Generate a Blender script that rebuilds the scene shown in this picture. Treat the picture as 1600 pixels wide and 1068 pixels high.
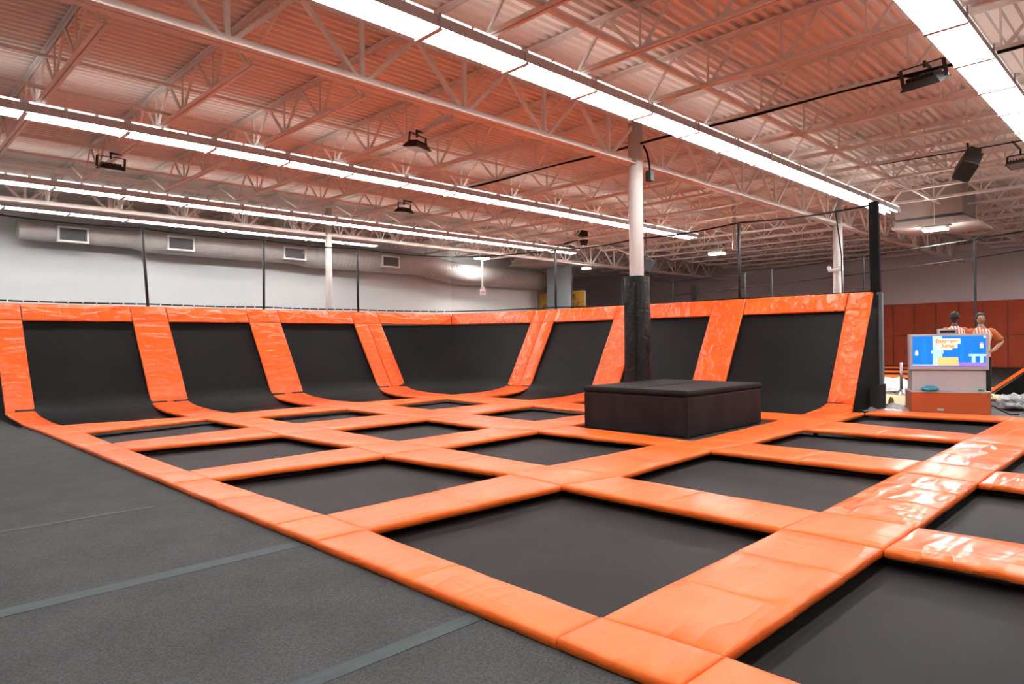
import bpy, bmesh, math, random
from mathutils import Vector, Matrix, noise
random.seed(7)
C = bpy.context.scene.collection
SC = bpy.context.scene
for o in list(bpy.data.objects): bpy.data.objects.remove(o)

# ---------------------------------------------------------------- camera, world, exposure
cam = bpy.data.cameras.new('camera'); co = bpy.data.objects.new('camera', cam); C.objects.link(co)
cam.sensor_width = 36.0; cam.lens = 1062.15 / 1600 * 36.0; cam.clip_end = 200
r_ = Vector((0.71056393, -0.70352432, -0.01234643)); u_ = Vector((0.01011175, -0.00733509, 0.99992197)); f_ = Vector((0.70355999, 0.71063333, -0.00190182))
m = Matrix(((r_.x, u_.x, -f_.x, 0), (r_.y, u_.y, -f_.y, 0), (r_.z, u_.z, -f_.z, 1.35), (0, 0, 0, 1)))
co.matrix_world = m
SC.camera = co
W = bpy.data.worlds.new('world'); SC.world = W; W.use_nodes = True
W.node_tree.nodes['Background'].inputs[0].default_value = (.9, .85, .8, 1)
W.node_tree.nodes['Background'].inputs[1].default_value = 0.05
SC.view_settings.view_transform = 'Standard'; SC.view_settings.look = 'None'
SC.view_settings.exposure = 0.0; SC.view_settings.gamma = 1.0; SC.view_settings.use_curve_mapping = False
TUBE, UPLIGHT, PANEL = 63.0, 4.0, 170.0        # radiance of the tubes, of the uplight slots, of the small panels

# ---------------------------------------------------------------- materials
DIM = .66      # paints and fabrics are this much darker than full strength; lamps, vinyl and roof paint are not
FULL = ('orange_vinyl', 'cream_painted_steel', 'cream_roof_deck', 'lamp', 'exit', 'screen', 'grille_frame', 'white_wall')
def mat(name, col, rough=.5, metal=0, spec=.5, emit=None, es=0):
    mt = bpy.data.materials.new(name); mt.use_nodes = True
    k = mt['k'] = 1. if name.startswith(FULL) else DIM
    col = [c*k for c in col]
    b = mt.node_tree.nodes['Principled BSDF']
    b.inputs['Base Color'].default_value = (*col, 1); b.inputs['Roughness'].default_value = rough
    b.inputs['Metallic'].default_value = metal; b.inputs['Specular IOR Level'].default_value = spec
    if emit: b.inputs['Emission Color'].default_value = (*emit, 1); b.inputs['Emission Strength'].default_value = es
    return mt
def nodes(mt): return mt.node_tree.nodes, mt.node_tree.links, mt.node_tree.nodes['Principled BSDF']
def vary(mt, scale, c0, c1, stretch=(1, 1, 1), detail=4, lo=.35, hi=.65, coord='Object', rnd=True):
    N, L, b = nodes(mt)
    tc = N.new('ShaderNodeTexCoord'); mp = N.new('ShaderNodeMapping'); mp.inputs['Scale'].default_value = stretch
    L.new(tc.outputs[coord], mp.inputs['Vector'])
    if rnd:
        oi = N.new('ShaderNodeObjectInfo'); mul = N.new('ShaderNodeMath'); mul.operation = 'MULTIPLY'; mul.inputs[1].default_value = 37.
        L.new(oi.outputs['Random'], mul.inputs[0]); L.new(mul.outputs[0], mp.inputs['Location'])
    nz = N.new('ShaderNodeTexNoise'); nz.inputs['Scale'].default_value = scale; nz.inputs['Detail'].default_value = detail
    L.new(mp.outputs[0], nz.inputs['Vector'])
    rp = N.new('ShaderNodeValToRGB'); rp.color_ramp.elements[0].position = lo; rp.color_ramp.elements[1].position = hi
    k = mt['k']; rp.color_ramp.elements[0].color = (*[c*k for c in c0], 1); rp.color_ramp.elements[1].color = (*[c*k for c in c1], 1)
    L.new(nz.outputs['Fac'], rp.inputs[0]); L.new(rp.outputs[0], b.inputs['Base Color'])
    return mp, nz
def bump(mt, mp, scale, strength, dist, detail=3, voro=False, distort=0):
    N, L, b = nodes(mt)
    if voro:
        t = N.new('ShaderNodeTexVoronoi'); t.feature = 'SMOOTH_F1'; t.inputs['Scale'].default_value = scale; out = t.outputs['Distance']
    else:
        t = N.new('ShaderNodeTexNoise'); t.inputs['Scale'].default_value = scale; t.inputs['Detail'].default_value = detail; t.inputs['Distortion'].default_value = distort; out = t.outputs['Fac']
    L.new(mp.outputs[0], t.inputs['Vector'])
    bp = N.new('ShaderNodeBump'); bp.inputs['Strength'].default_value = strength; bp.inputs['Distance'].default_value = dist
    L.new(out, bp.inputs['Height'])
    prev = b.inputs['Normal'].links
    if prev: L.new(prev[0].from_socket, bp.inputs['Normal'])
    L.new(bp.outputs[0], b.inputs['Normal'])

def creases(mt, mp, stretch, rot, scale, power, strength, dist):
    N, L, b = nodes(mt)
    m2 = N.new('ShaderNodeMapping'); m2.inputs['Scale'].default_value = stretch; m2.inputs['Rotation'].default_value = rot; L.new(mp.outputs[0], m2.inputs['Vector'])
    t = N.new('ShaderNodeTexNoise'); t.inputs['Scale'].default_value = scale; t.inputs['Detail'].default_value = 2; t.inputs['Distortion'].default_value = .25; L.new(m2.outputs[0], t.inputs['Vector'])
    prev = t.outputs['Fac']
    for op, v in (('MULTIPLY', 2.), ('SUBTRACT', 1.), ('ABSOLUTE', 0), ('MULTIPLY', -2.2), ('ADD', 1.), ('MAXIMUM', 0.), ('POWER', power)):
        q = N.new('ShaderNodeMath'); q.operation = op; q.inputs[1].default_value = v; L.new(prev, q.inputs[0]); prev = q.outputs[0]
    bp = N.new('ShaderNodeBump'); bp.inputs['Strength'].default_value = strength; bp.inputs['Distance'].default_value = dist; L.new(prev, bp.inputs['Height'])
    if b.inputs['Normal'].links: L.new(b.inputs['Normal'].links[0].from_socket, bp.inputs['Normal'])
    L.new(bp.outputs[0], b.inputs['Normal'])
def make_vinyl(name, k):
    v = mat(name, (.97, .155, .02), .36 if k < 1 else .29, spec=.36 if k < 1 else .45)
    mp, _ = vary(v, 2.2, *(((.96, .148, .016), (.98, .180, .022)) if k < 1 else (((.95, .122, .015), (.97, .146, .02)) if 'creased' in name else ((.96, .148, .016), (.98, .180, .022)))))
    bump(v, mp, 3, .3*k, .02, 1, distort=.8)
    creases(v, mp, (.7, 2.6, 2.6), (.0, .3, .5), 1.5, 3, .42*k, .02); creases(v, mp, (2.6, .7, 1.2), (.5, .2, -.4), 1.2, 4, .3*k, .015)
    return v
vinyl = make_vinyl('orange_vinyl', .45); vinyl_loose = make_vinyl('orange_vinyl_creased', 1.9); vinyl_gloss = make_vinyl('orange_vinyl_glossy', 1.05)
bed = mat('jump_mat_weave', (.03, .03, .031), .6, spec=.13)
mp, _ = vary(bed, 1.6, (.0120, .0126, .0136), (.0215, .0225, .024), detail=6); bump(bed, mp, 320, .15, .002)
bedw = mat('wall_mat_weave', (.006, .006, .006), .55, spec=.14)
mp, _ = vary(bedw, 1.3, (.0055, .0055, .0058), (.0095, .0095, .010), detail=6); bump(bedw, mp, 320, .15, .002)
web = mat('black_webbing', (.008, .008, .008), .7, spec=.2)
carpet = mat('grey_carpet', (.07, .074, .074), .95, spec=.1)
mp, _ = vary(carpet, 95, (.056, .060, .061), (.118, .125, .126), detail=4, rnd=False, lo=.3, hi=.7); bump(carpet, mp, 240, .6, .005)
N, L, b = nodes(carpet)
big = N.new('ShaderNodeTexNoise'); big.inputs['Scale'].default_value = 2.5; big.inputs['Detail'].default_value = 6; L.new(mp.outputs[0], big.inputs['Vector'])
mr = N.new('ShaderNodeMapRange'); mr.inputs[1].default_value = .3; mr.inputs[2].default_value = .7; mr.inputs[3].default_value = .97; mr.inputs[4].default_value = 1.2; L.new(big.outputs['Fac'], mr.inputs[0])
mx = N.new('ShaderNodeMix'); mx.data_type = 'RGBA'; mx.blend_type = 'MULTIPLY'; mx.inputs[0].default_value = 1
L.new(b.inputs['Base Color'].links[0].from_socket, mx.inputs[6]); L.new(mr.outputs[0], mx.inputs[7]); L.new(mx.outputs[2], b.inputs['Base Color'])
tape = mat('grey_green_tape', (.06, .085, .09), .7, spec=.3); vary(tape, 9, (.052, .078, .083), (.072, .102, .107), stretch=(1, 6, 1), detail=5)
steel = mat('cream_painted_steel', (.8, .71, .65), .55); vary(steel, 6, (.76, .67, .61), (.84, .76, .70))
deckm = mat('cream_roof_deck', (.8, .70, .63), .7, spec=.3); vary(deckm, 1.2, (.83, .74, .67), (.89, .80, .73), stretch=(.15, 1, 1), rnd=False)
wallw = mat('white_wall_paint', (.72, .75, .75), .8); vary(wallw, .35, (.58, .605, .607), (.63, .65, .65), rnd=False)
wallg = mat('lilac_grey_wall_paint', (.9, .74, .75), .85); mp, _ = vary(wallg, .4, (.86, .71, .72), (.94, .78, .79), rnd=False)
shaded = mat('shaded_orange_vinyl', (.62, .085, .026), .55, spec=.25); vary(shaded, 1.5, (.58, .078, .023), (.67, .095, .029))  # same orange vinyl, the far wall's dimness put into its colour
bump(wallg, mp, 9, .3, .02)
blueg = mat('blue_grey_paint', (.27, .31, .34), .6); vary(blueg, .8, (.25, .29, .32), (.29, .33, .36))
unitm = mat('air_unit_beige', (.55, .43, .38), .6); vary(unitm, 3, (.52, .40, .35), (.58, .46, .41))
colm = mat('column_paint', (.8, .74, .70), .5); vary(colm, 2, (.78, .72, .68), (.84, .78, .74))
ductm = mat('duct_white', (.66, .61, .58), .5); vary(ductm, 3, (.62, .57, .54), (.70, .65, .62))
grille = mat('grille_dark', (.10, .10, .105), .6); slatm = mat('grille_slat', (.22, .21, .21), .5); grillw = mat('grille_frame_white', (.8, .79, .77), .5)
black = mat('black_metal', (.014, .014, .015), .45); blackf = mat('black_fabric', (.006, .006, .006), .8, spec=.15); vary(blackf, 4, (.005, .005, .005), (.009, .008, .008))
brown = mat('dark_brown_fabric', (.034, .026, .026), .8, spec=.2); mp, _ = vary(brown, 5, (.015, .0105, .0105), (.028, .02, .02), stretch=(1, 1, .35), detail=6); bump(brown, mp, 60, .3, .004)
boxtop = mat('black_grip_mat', (.007, .007, .0075), .7, spec=.2)
sleeve = mat('black_vinyl', (.006, .006, .006), .42, spec=.3); mp, _ = vary(sleeve, 5, (.005, .005, .0055), (.008, .008, .0085)); bump(sleeve, mp, 6, .6, .03, 2, distort=1)
reflector = mat('lamp_reflector', (.85, .85, .86), .4); housing = mat('lamp_housing', (.55, .5, .5), .4)
tubem = mat('lamp_tube', (.9, .9, .9), .4, emit=(1, .985, .97), es=TUBE)
slotm = mat('lamp_uplight', (.9, .9, .9), .4, emit=(1, .985, .96), es=UPLIGHT)
dashm = mat('lamp_top_slot', (.9, .9, .9), .4, emit=(1, .985, .96), es=1.1)
baym = mat('lamp_bay', (.9, .9, .9), .4, emit=(1, .97, .92), es=700)
panelm = mat('lamp_panel', (.9, .9, .9), .4, emit=(1, .97, .92), es=PANEL)
concrete = mat('grey_floor', (.10, .10, .10), .8); vary(concrete, 2, (.08, .08, .08), (.13, .13, .13), rnd=False)
chrome = mat('brushed_metal', (.5, .5, .5), .3, 1)
kwhite = mat('white_laminate', (.75, .74, .76), .35); korange = mat('orange_laminate', (.75, .13, .03), .4)
plast = mat('clear_plastic_film', (.7, .72, .75), .3); mp, _ = vary(plast, 6, (.58, .60, .63), (.85, .87, .9)); bump(plast, mp, 9, .8, .05, 3, distort=1)
foam = mat('pale_yellow_foam', (.74, .66, .36), .8); ply = mat('plywood', (.5, .36, .22), .7); vary(ply, 3, (.42, .29, .17), (.56, .42, .26), stretch=(1, 8, 1))
def flat(n, c, e): return mat(n, c, .4, emit=c, es=e)

# ---------------------------------------------------------------- helpers
class MB:
    def __init__(s): s.v = []; s.f = []
    def quad(s, a, b, c, d):
        n = len(s.v); s.v += [Vector(a), Vector(b), Vector(c), Vector(d)]; s.f.append((n, n+1, n+2, n+3)); return s
    def poly(s, pts):
        n = len(s.v); s.v += [Vector(p) for p in pts]; s.f.append(tuple(range(n, n+len(pts)))); return s
    def hexa(s, p):  # 8 points: bottom 4 ccw, top 4 ccw
        n = len(s.v); s.v += [Vector(q) for q in p]
        for q in ((3,2,1,0), (4,5,6,7), (0,1,5,4), (1,2,6,5), (2,3,7,6), (3,0,4,7)): s.f.append(tuple(n+i for i in q))
        return s
    def box(s, x0, x1, y0, y1, z0, z1):
        return s.hexa([(x0,y0,z0),(x1,y0,z0),(x1,y1,z0),(x0,y1,z0),(x0,y0,z1),(x1,y0,z1),(x1,y1,z1),(x0,y1,z1)])
    def bar(s, p0, p1, w, h=None, up=(0,0,1)):
        h = h or w; p0 = Vector(p0); p1 = Vector(p1); d = (p1-p0).normalized(); up = Vector(up)
        if abs(d.dot(up)) > .98: up = Vector((1,0,0))
        a = d.cross(up).normalized()*w/2; b = a.cross(d).normalized()*h/2
        return s.hexa([p0-a-b, p0+a-b, p1+a-b, p1-a-b, p0-a+b, p0+a+b, p1+a+b, p1-a+b])
    def tube(s, pts, r, n=8, cap=True):
        pts = [Vector(p) for p in pts]; rr = r if isinstance(r, (list, tuple)) else [r]*len(pts); base = len(s.v); ref = None
        for i, p in enumerate(pts):
            d = (pts[min(i+1, len(pts)-1)] - pts[max(i-1, 0)]).normalized()
            if ref is None: ref = Vector((0,0,1)) if abs(d.z) < .9 else Vector((1,0,0))
            a = d.cross(ref).normalized(); b = a.cross(d).normalized(); ref = b
            for k in range(n):
                t = 2*math.pi*k/n; s.v.append(p + a*math.cos(t)*rr[i] + b*math.sin(t)*rr[i])
        for i in range(len(pts)-1):
            for k in range(n):
                k2 = (k+1) % n; s.f.append((base+i*n+k, base+i*n+k2, base+(i+1)*n+k2, base+(i+1)*n+k))
        if cap:
            s.f.append(tuple(base+k for k in range(n))[::-1]); s.f.append(tuple(base+(len(pts)-1)*n+k for k in range(n)))
        return s
    def grid(s, P, nu, nv, closeu=False):
        base = len(s.v)
        for i in range(nu):
            for j in range(nv): s.v.append(Vector(P(i/(nu-1), j/(nv-1))))
        for i in range(nu-1):
            for j in range(nv-1): s.f.append((base+i*nv+j, base+(i+1)*nv+j, base+(i+1)*nv+j+1, base+i*nv+j+1))
        return s
    def build(s, name, m, parent=None, loc=None, smooth=False, bevel=0):
        if parent is not None:
            org = PLOC[parent.name]; rot = PROT.get(parent.name)
        else:
            if loc is None and s.v:
                lo = [min(v[i] for v in s.v) for i in range(3)]; hi = [max(v[i] for v in s.v) for i in range(3)]
                loc = ((lo[0]+hi[0])/2, (lo[1]+hi[1])/2, lo[2])
            org = Vector(loc or (0,0,0))
        me = bpy.data.meshes.new(name)
        me.from_pydata([v-org for v in s.v], [], s.f); me.validate(); me.update()
        bm = bmesh.new(); bm.from_mesh(me); bmesh.ops.recalc_face_normals(bm, faces=bm.faces); bm.to_mesh(me); bm.free()
        if smooth:
            for p in me.polygons: p.use_smooth = True
        me.materials.append(m)
        o = bpy.data.objects.new(name, me); C.objects.link(o)
        if parent is not None: o.parent = parent; PLOC[o.name] = org
        else: o.location = org; PLOC[o.name] = org
        if bevel:
            md = o.modifiers.new('bevel', 'BEVEL'); md.width = bevel; md.segments = 2; md.limit_method = 'ANGLE'
        return o
PLOC = {}; PROT = {}
def tag(o, label=None, cat=None, group=None, kind=None):
    if label: o['label'] = label
    if cat: o['category'] = cat
    if group: o['group'] = group
    if kind: o['kind'] = kind
    return o
def thing(name, label, cat, loc=(0,0,0), group=None, rz=0, local=False):
    """Empty at a thing's base. local=True: children vertices are given in the thing's own frame."""
    o = bpy.data.objects.new(name, None); C.objects.link(o); o.location = loc; o.rotation_euler = (0,0,rz); o.empty_display_size = .2
    PLOC[o.name] = Vector((0,0,0)) if local else Vector(loc)
    return tag(o, label, cat, group)
def struct(name, mb, m, **k): return tag(mb.build(name, m, **k), kind='structure')
def copy_tree(o, parent=None):
    c = o.copy(); C.objects.link(c)
    if parent is not None: c.parent = parent
    for ch in list(KIDS.get(o.name, o.children)): copy_tree(ch, c)
    return c
KIDS = {}
ORD = ['first','second','third','fourth','fifth','sixth','seventh','eighth','ninth','tenth','eleventh','twelfth','thirteenth','fourteenth','fifteenth','sixteenth','seventeenth','eighteenth','nineteenth','twentieth','twenty-first','twenty-second','twenty-third','twenty-fourth','twenty-fifth','twenty-sixth','twenty-seventh','twenty-eighth']
def cr(P, n):  # catmull-rom through points
    out = []; Q = [Vector(p) for p in P]; Q = [Q[0]*2-Q[1]] + Q + [Q[-1]*2-Q[-2]]
    for i in range(1, len(Q)-2):
        for k in range(n):
            t = k/n; a, b_, c, d = Q[i-1], Q[i], Q[i+1], Q[i+2]
            out.append(.5*((2*b_) + (c-a)*t + (2*a-5*b_+4*c-d)*t*t + (3*b_-a-3*c+d)*t**3))
    out.append(Q[-2]); return out
def samp(L_, t):
    x = t*(len(L_)-1); i = min(int(x), len(L_)-2); return L_[i].lerp(L_[i+1], x-i)

seedn = [0]
def pad(name, P, label, thick=.065, nu=12, nv=7, r=.026, wr=.004, su=1., group=None, lift=0., cat='safety pad', puff=.005, seams=(), m=None):
    """A stuffed vinyl pad over the surface P(s,t): rounded rim, wrinkles, skirt."""
    seedn[0] += 1; sd = seedn[0]*13.7
    e = 1e-3
    c00, c10, c01 = Vector(P(0,0)), Vector(P(1,0)), Vector(P(0,1)); lu = (Vector(P(1,.5))-Vector(P(0,.5))).length; lv = (Vector(P(.5,1))-Vector(P(.5,0))).length
    def ticks(n, l): 
        a = min(r/l, .2); g = .004/l
        return [g, a*.3+g, a] + [a + (1-2*a)*k/(n-1) for k in range(1, n-1)] + [1-a, 1-a*.3-g, 1-g]
    S = ticks(nu, lu); T = ticks(nv, lv); rows = []
    along = lu > lv
    for q in seams:
        l = lu if along else lv; w2 = .012/l; A_ = S if along else T
        A_[:] = sorted([x for x in A_ if abs(x-q) > w2*1.6] + [q-w2*1.5, q-w2*.5, q, q+w2*.5, q+w2*1.5])
    def nrm(s, t):
        s0, s1, t0, t1 = max(s-e,0), min(s+e,1), max(t-e,0), min(t+e,1)
        n = (Vector(P(s1,t))-Vector(P(s0,t))).cross(Vector(P(s,t1))-Vector(P(s,t0))).normalized(); return n
    sg = 1
    n0 = nrm(.5,.5)
    if n0.z < 0 or (abs(n0.z) < .05 and n0.dot(Vector((-1,-1,0))) < 0): sg = -1
    mb = MB(); skirt = []
    for s in S:
        row = []
        for t in T:
            p = Vector(P(s,t)); n = nrm(s,t)*sg
            ds = min(s,1-s)*lu; dt = min(t,1-t)*lv; d = min(ds, dt)
            k = max(0, 1-d/r); h = -r*(1-math.sqrt(max(0,1-k*k)))*.85
            edge = min(1, d/.12)
            w = noise.noise(Vector((p.x*2.2*su+sd, p.y*5+p.z*5, sd)))*wr*1.5 + abs(noise.noise(Vector((p.x*4+p.z*3, p.y*2.0+sd, p.z*2+sd*2))))*wr*1.6
            for q in seams:
                dq = abs((s if along else t)-q)*(lu if along else lv); h -= .007*math.exp(-(dq/.009)**2)
            row.append(p + n*(h + puff*edge + w*edge + lift + (noise.noise(p*3+Vector((sd,0,0)))*.006)))
        rows.append(row)
    nu_, nv_ = len(S), len(T); mb.v = [v for r2 in rows for v in r2]
    for i in range(nu_-1):
        for j in range(nv_-1): mb.f.append((i*nv_+j, (i+1)*nv_+j, (i+1)*nv_+j+1, i*nv_+j+1))
    ring = [(i,0) for i in range(nu_)] + [(nu_-1,j) for j in range(1,nv_)] + [(i,nv_-1) for i in range(nu_-2,-1,-1)] + [(0,j) for j in range(nv_-2,0,-1)]
    base = len(mb.v)
    for (i,j) in ring: mb.v.append(mb.v[i*nv_+j] - nrm(S[i],T[j])*sg*(thick-r*.85+.004*noise.noise(Vector((i*.7+sd,j*.9,0)))))
    for k in range(len(ring)):
        k2 = (k+1) % len(ring); i,j = ring[k]; i2,j2 = ring[k2]
        mb.f.append((i*nv_+j, i2*nv_+j2, base+k2, base+k))
    mb.f.append(tuple(base+k for k in range(len(ring))))
    o = mb.build(name, m or (vinyl if name in ('safety_pad','far_pad') else vinyl_loose), smooth=True)
    return tag(o, label, cat, group)
def quadP(a, b, c, d, z=0.):  # a(0,0) b(1,0) c(1,1) d(0,1)
    a, b, c, d = [Vector((*q, z)) if len(q) == 2 else Vector(q) for q in (a,b,c,d)]
    return lambda s, t: (a*(1-s)+b*s)*(1-t) + (d*(1-s)+c*s)*t

# ---------------------------------------------------------------- room shell
DECK = -0.06
X0, X1, Y0, Y1 = -5.5, 36.0, -8.0, 23.2
XW, Y2 = 24.8, 32.0        # the white wall stops at XW; beyond it the hall is deeper
struct('floor', MB().box(X0, X1, Y0, Y2, -.5, -.40), concrete)
struct('floor_carpet', MB().box(X0, 2.36, Y0, 18.2, -.40, DECK), carpet)
struct('floor_far', MB().box(13.5, X1, Y0, 4.3, -.40, DECK).box(14.9, X1, 4.3, Y2, -.4, DECK), concrete)
struct('wall_back', MB().box(X0, XW, Y1, Y1+.2, -.5, 6.2), wallw)
struct('wall_return', MB().box(XW-.2, XW, Y1+.2, Y2, -.5, 6.2), wallg)
struct('wall_far', MB().box(XW-.2, X1+.2, Y2, Y2+.2, -.5, 6.2), wallg)
struct('wall_partition', MB().box(24.96, 25.1, 20.36, 23.4, -.4, 3.66), wallg)
struct('wall_right', MB().box(X1, X1+.2, Y0, Y2, -.5, 6.2), wallg)
struct('wall_left', MB().box(X0-.2, X0, Y0, Y1+.2, -.5, 6.2), wallw)
struct('wall_front', MB().box(X0-.2, X1+.2, Y0-.2, Y0, -.5, 6.2), wallw)
# corrugated roof deck, ribs running along X
prof = []; y = Y0; zt, zb = 5.70, 5.65
while y < Y1:
    prof += [(y, zb), (y+.05, zb), (y+.062, zt), (y+.144, zt)]; y += .156
dk = MB()
for i in range(len(prof)-1):
    (ya, za), (yb, zb_) = prof[i], prof[i+1]; dk.quad((X0,ya,za), (X0,yb,zb_), (X1,yb,zb_), (X1,ya,za))
dk.quad((X0,Y0,5.9), (X1,Y0,5.9), (X1,Y1,5.9), (X0,Y1,5.9))
struct('ceiling', dk, deckm)
dk = MB(); y = Y1; prof = []
while y < Y2: prof += [(y, 5.65), (y+.05, 5.65), (y+.062, 5.70), (y+.144, 5.70)]; y += .156
for i in range(len(prof)-1):
    (ya, za), (yb, zb_) = prof[i], prof[i+1]; dk.quad((XW-.2,ya,za), (XW-.2,yb,zb_), (X1,yb,zb_), (X1,ya,za))
dk.quad((XW-.2,Y1,5.9), (X1,Y1,5.9), (X1,Y2,5.9), (XW-.2,Y2,5.9))
struct('ceiling', dk, deckm)
# panel joints on the far right wall read as plain; a header beam runs along its top
struct('trim_1', MB().box(X1-.2, X1, Y0, Y2, 5.1, 5.4), wallg)
# blue-grey pier close to the far corner
struct('wall_pier', MB().box(23.7, 23.9, 20.2, 21.55, -.4, 5.66), blueg)

# ---------------------------------------------------------------- roof steel
GY = (7.41, 18.7); GZ = 4.6
ANG = steel
def girder(y, label):
    t = thing('girder_truss', label, 'roof girder', (8, y, GZ))
    for s in (-1, 1):
        MB().bar((X0, y+s*.055, GZ+.01), (X1, y+s*.055, GZ+.01), .09, .02).bar((X0, y+s*.02, GZ+.06), (X1, y+s*.02, GZ+.06), .014, .1).build('bottom_chord', ANG, t)
        MB().bar((X0, y+s*.055, 5.47), (X1, y+s*.055, 5.47), .09, .02).bar((X0, y+s*.02, 5.42), (X1, y+s*.02, 5.42), .014, .1).build('top_chord', ANG, t)
    x = 3.03-1.70*5
    k = 0
    while x < X1-.9:
        MB().bar((x,y,GZ+.03), (x,y,5.45), .055, .055, (1,0,0)).build('web_vertical', ANG, t)
        for s in (-1, 1): MB().bar((x+s*.05,y,GZ+.05), (x+s*.83,y,5.42), .06, .05).build('web_diagonal', ANG, t)
        x += 1.70
    return t
girder(GY[0], 'white steel truss girder carried by the padded white column')
girder(GY[1], 'white steel truss girder near the duct, far from the trampolines')
JX = [10.68+1.70*k for k in range(-8, 15)]
JB, JT = 5.0, 5.64
def joist_proto(y0, y1, panels, name):
    L_ = y1-y0; t = thing(name, 'joist', 'roof joist', (0, y0, JB), local=True); H = JT-JB
    e = 1.37; b0, b1 = (e if y0 > -3 else e), L_-e
    if y1 > 23: b1 = L_-.5
    for s in (-1, 1):
        MB().bar((s*.035, 0, H-.01), (s*.035, L_, H-.01), .05, .012).bar((s*.014, 0, H-.04), (s*.014, L_, H-.04), .008, .06).build('top_chord', steel, t)
        MB().bar((s*.035, b0-.08, .006), (s*.035, b1+.08, .006), .05, .012).bar((s*.014, b0-.08, .035), (s*.014, b1+.08, .035), .008, .06).build('bottom_chord', steel, t)
    st = (b1-b0)/panels
    dia = vert = None
    for k in range(panels+1):
        yb = b0+st*k
        for s in (-1, 1):
            if (k == 0 and s < 0) or (k == panels and s > 0):
                yt = .12 if s < 0 else L_-.12
                MB().bar((0, yb, .04), (0, yt, H-.03), .03, .035).build('end_web', steel, t); continue
            key = s
            d = MB().bar((0, yb+s*.04, .03), (0, yb+s*st/2, H-.03), .03, .04).build('web_diagonal', steel, t)
        if 0 < k < panels: MB().bar((0, yb, .03), (0, yb, H-.02), .025, .025).build('web_vertical', steel, t)
    KIDS[t.name] = list(t.children) if t.children else [o for o in bpy.data.objects if o.parent == t]
    return t
BAYS = ((-3.88, 7.41, 8, 'over the front rows'), (7.41, 18.7, 7, 'between the two girders'), (18.7, 23.2, 3, 'by the white wall'))
for (a, b_, n, ph) in BAYS:
    pr_ = joist_proto(a, b_, n, 'roof_joist')
    vis = [x for x in JX if x > -1]
    for i, x in enumerate(JX):
        j = pr_ if i == 0 else copy_tree(pr_)
        j.location.x = x
        q = vis.index(x) if x in vis else None
        j['label'] = ('white open-web steel roof joist ' + ph + (', ' + ORD[q] + ' from left' if q is not None else ', %s beyond the left edge' % ORD[i]))
        j['group'] = 'roof joists ' + ph
def run(name, label, cat, y, z, w, h, m=steel, x0=X0, x1=X1, rnd=False):
    mb = MB()
    if rnd: mb.tube([(x0,y,z), (x1,y,z)], w/2, 10)
    else: mb.bar((x0,y,z+h/2), (x1,y,z+h/2), .012, h).bar((x0,y+w/2,z), (x1,y+w/2,z), w, .012)
    return tag(mb.build(name, m, smooth=False), label, cat)
run('bridging_angle', 'white bridging angle through lower joist chords beside second light row', 'bridging', 5.05, 5.02, .05, .05)
run('bridging_angle', 'white bridging angle under upper joist chords beside second light row', 'bridging', 5.02, 5.55, .05, .05)
run('bridging_angle', 'thin bridging angle high between joists behind padded column girder', 'bridging', 11.65, 5.52, .04, .04)
run('sprinkler_pipe', 'white sprinkler pipe threaded through joists above third light row', 'pipe', 11.85, 5.13, .06, 0, rnd=True)
run('bridging_angle', 'bridging angle high in joists before fourth light row', 'bridging', 15.75, 5.36, .05, .07)
run('bridging_angle', 'bridging angle on lower joist chords in front of fourth light row', 'bridging', 15.8, 5.05, .04, .04)
# columns
def column(x, y, r, label, collar=None):
    t = thing('steel_column', label, 'column', (x, y, -.4))
    MB().tube([(x,y,-.4), (x,y,GZ+.9)], r, 24).build('pipe', colm, t, smooth=True)
    MB().box(x-.22, x+.22, y-.12, y+.12, 5.46, 5.5).build('cap_plate', steel, t)
    MB().box(x-r-.1, x+r+.1, y-r-.1, y+r+.1, -.4, -.38).build('base_plate', steel, t)
    return t
c1 = column(10.65, 7.41, .133, 'thick white steel column rising from black padding behind the jump box')
column(20.8, 7.41, .133, 'white steel column seen through the net on the right')
column(10.67, 18.7, .10, 'slim white steel column in front of the duct and white wall')
# lamps on the right column
t = thing('emergency_light', 'small white twin-head emergency light on the right column', 'light', (20.66, 7.41, 3.24))
MB().box(20.56, 20.66, 7.2, 7.62, 3.24, 3.34).build('body', grillw, t, bevel=.03)
for s in (-1, 1): MB().tube([(20.60, 7.41+s*.17, 3.36), (20.52, 7.41+s*.17, 3.36)], .05, 10).build('lamp_head', grillw, t)
# black pad wrapped round the near column
t = thing('column_padding', 'black vinyl padding laced around the near white column', 'padding', (10.65, 7.41, -.3))
def sl(s, tt):
    z = -.3+tt*2.82; a = 2*math.pi*s; w = .215 - .012*tt; q = 4.
    cx, sy = math.cos(a), math.sin(a); rr = w/((abs(cx)**q+abs(sy)**q)**(1/q))
    rr += .012*noise.noise(Vector((cx*3, sy*3, z*2.2))) + .008*noise.noise(Vector((cx*7, sy*7+z*3, z*6)))
    return (10.65+cx*rr, 7.41+sy*rr, z)
MB().grid(sl, 41, 34).build('sleeve', sleeve, t, smooth=True)
MB().grid(lambda s, q: (10.65+.205*(q*math.cos(2*math.pi*s)), 7.41+.205*q*math.sin(2*math.pi*s), 2.52), 25, 2).build('top_rim', sleeve, t)
MB().bar((10.44, 7.30, -.2), (10.425, 7.30, 2.3), .02, .012).build('lacing_flap', web, t)

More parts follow.
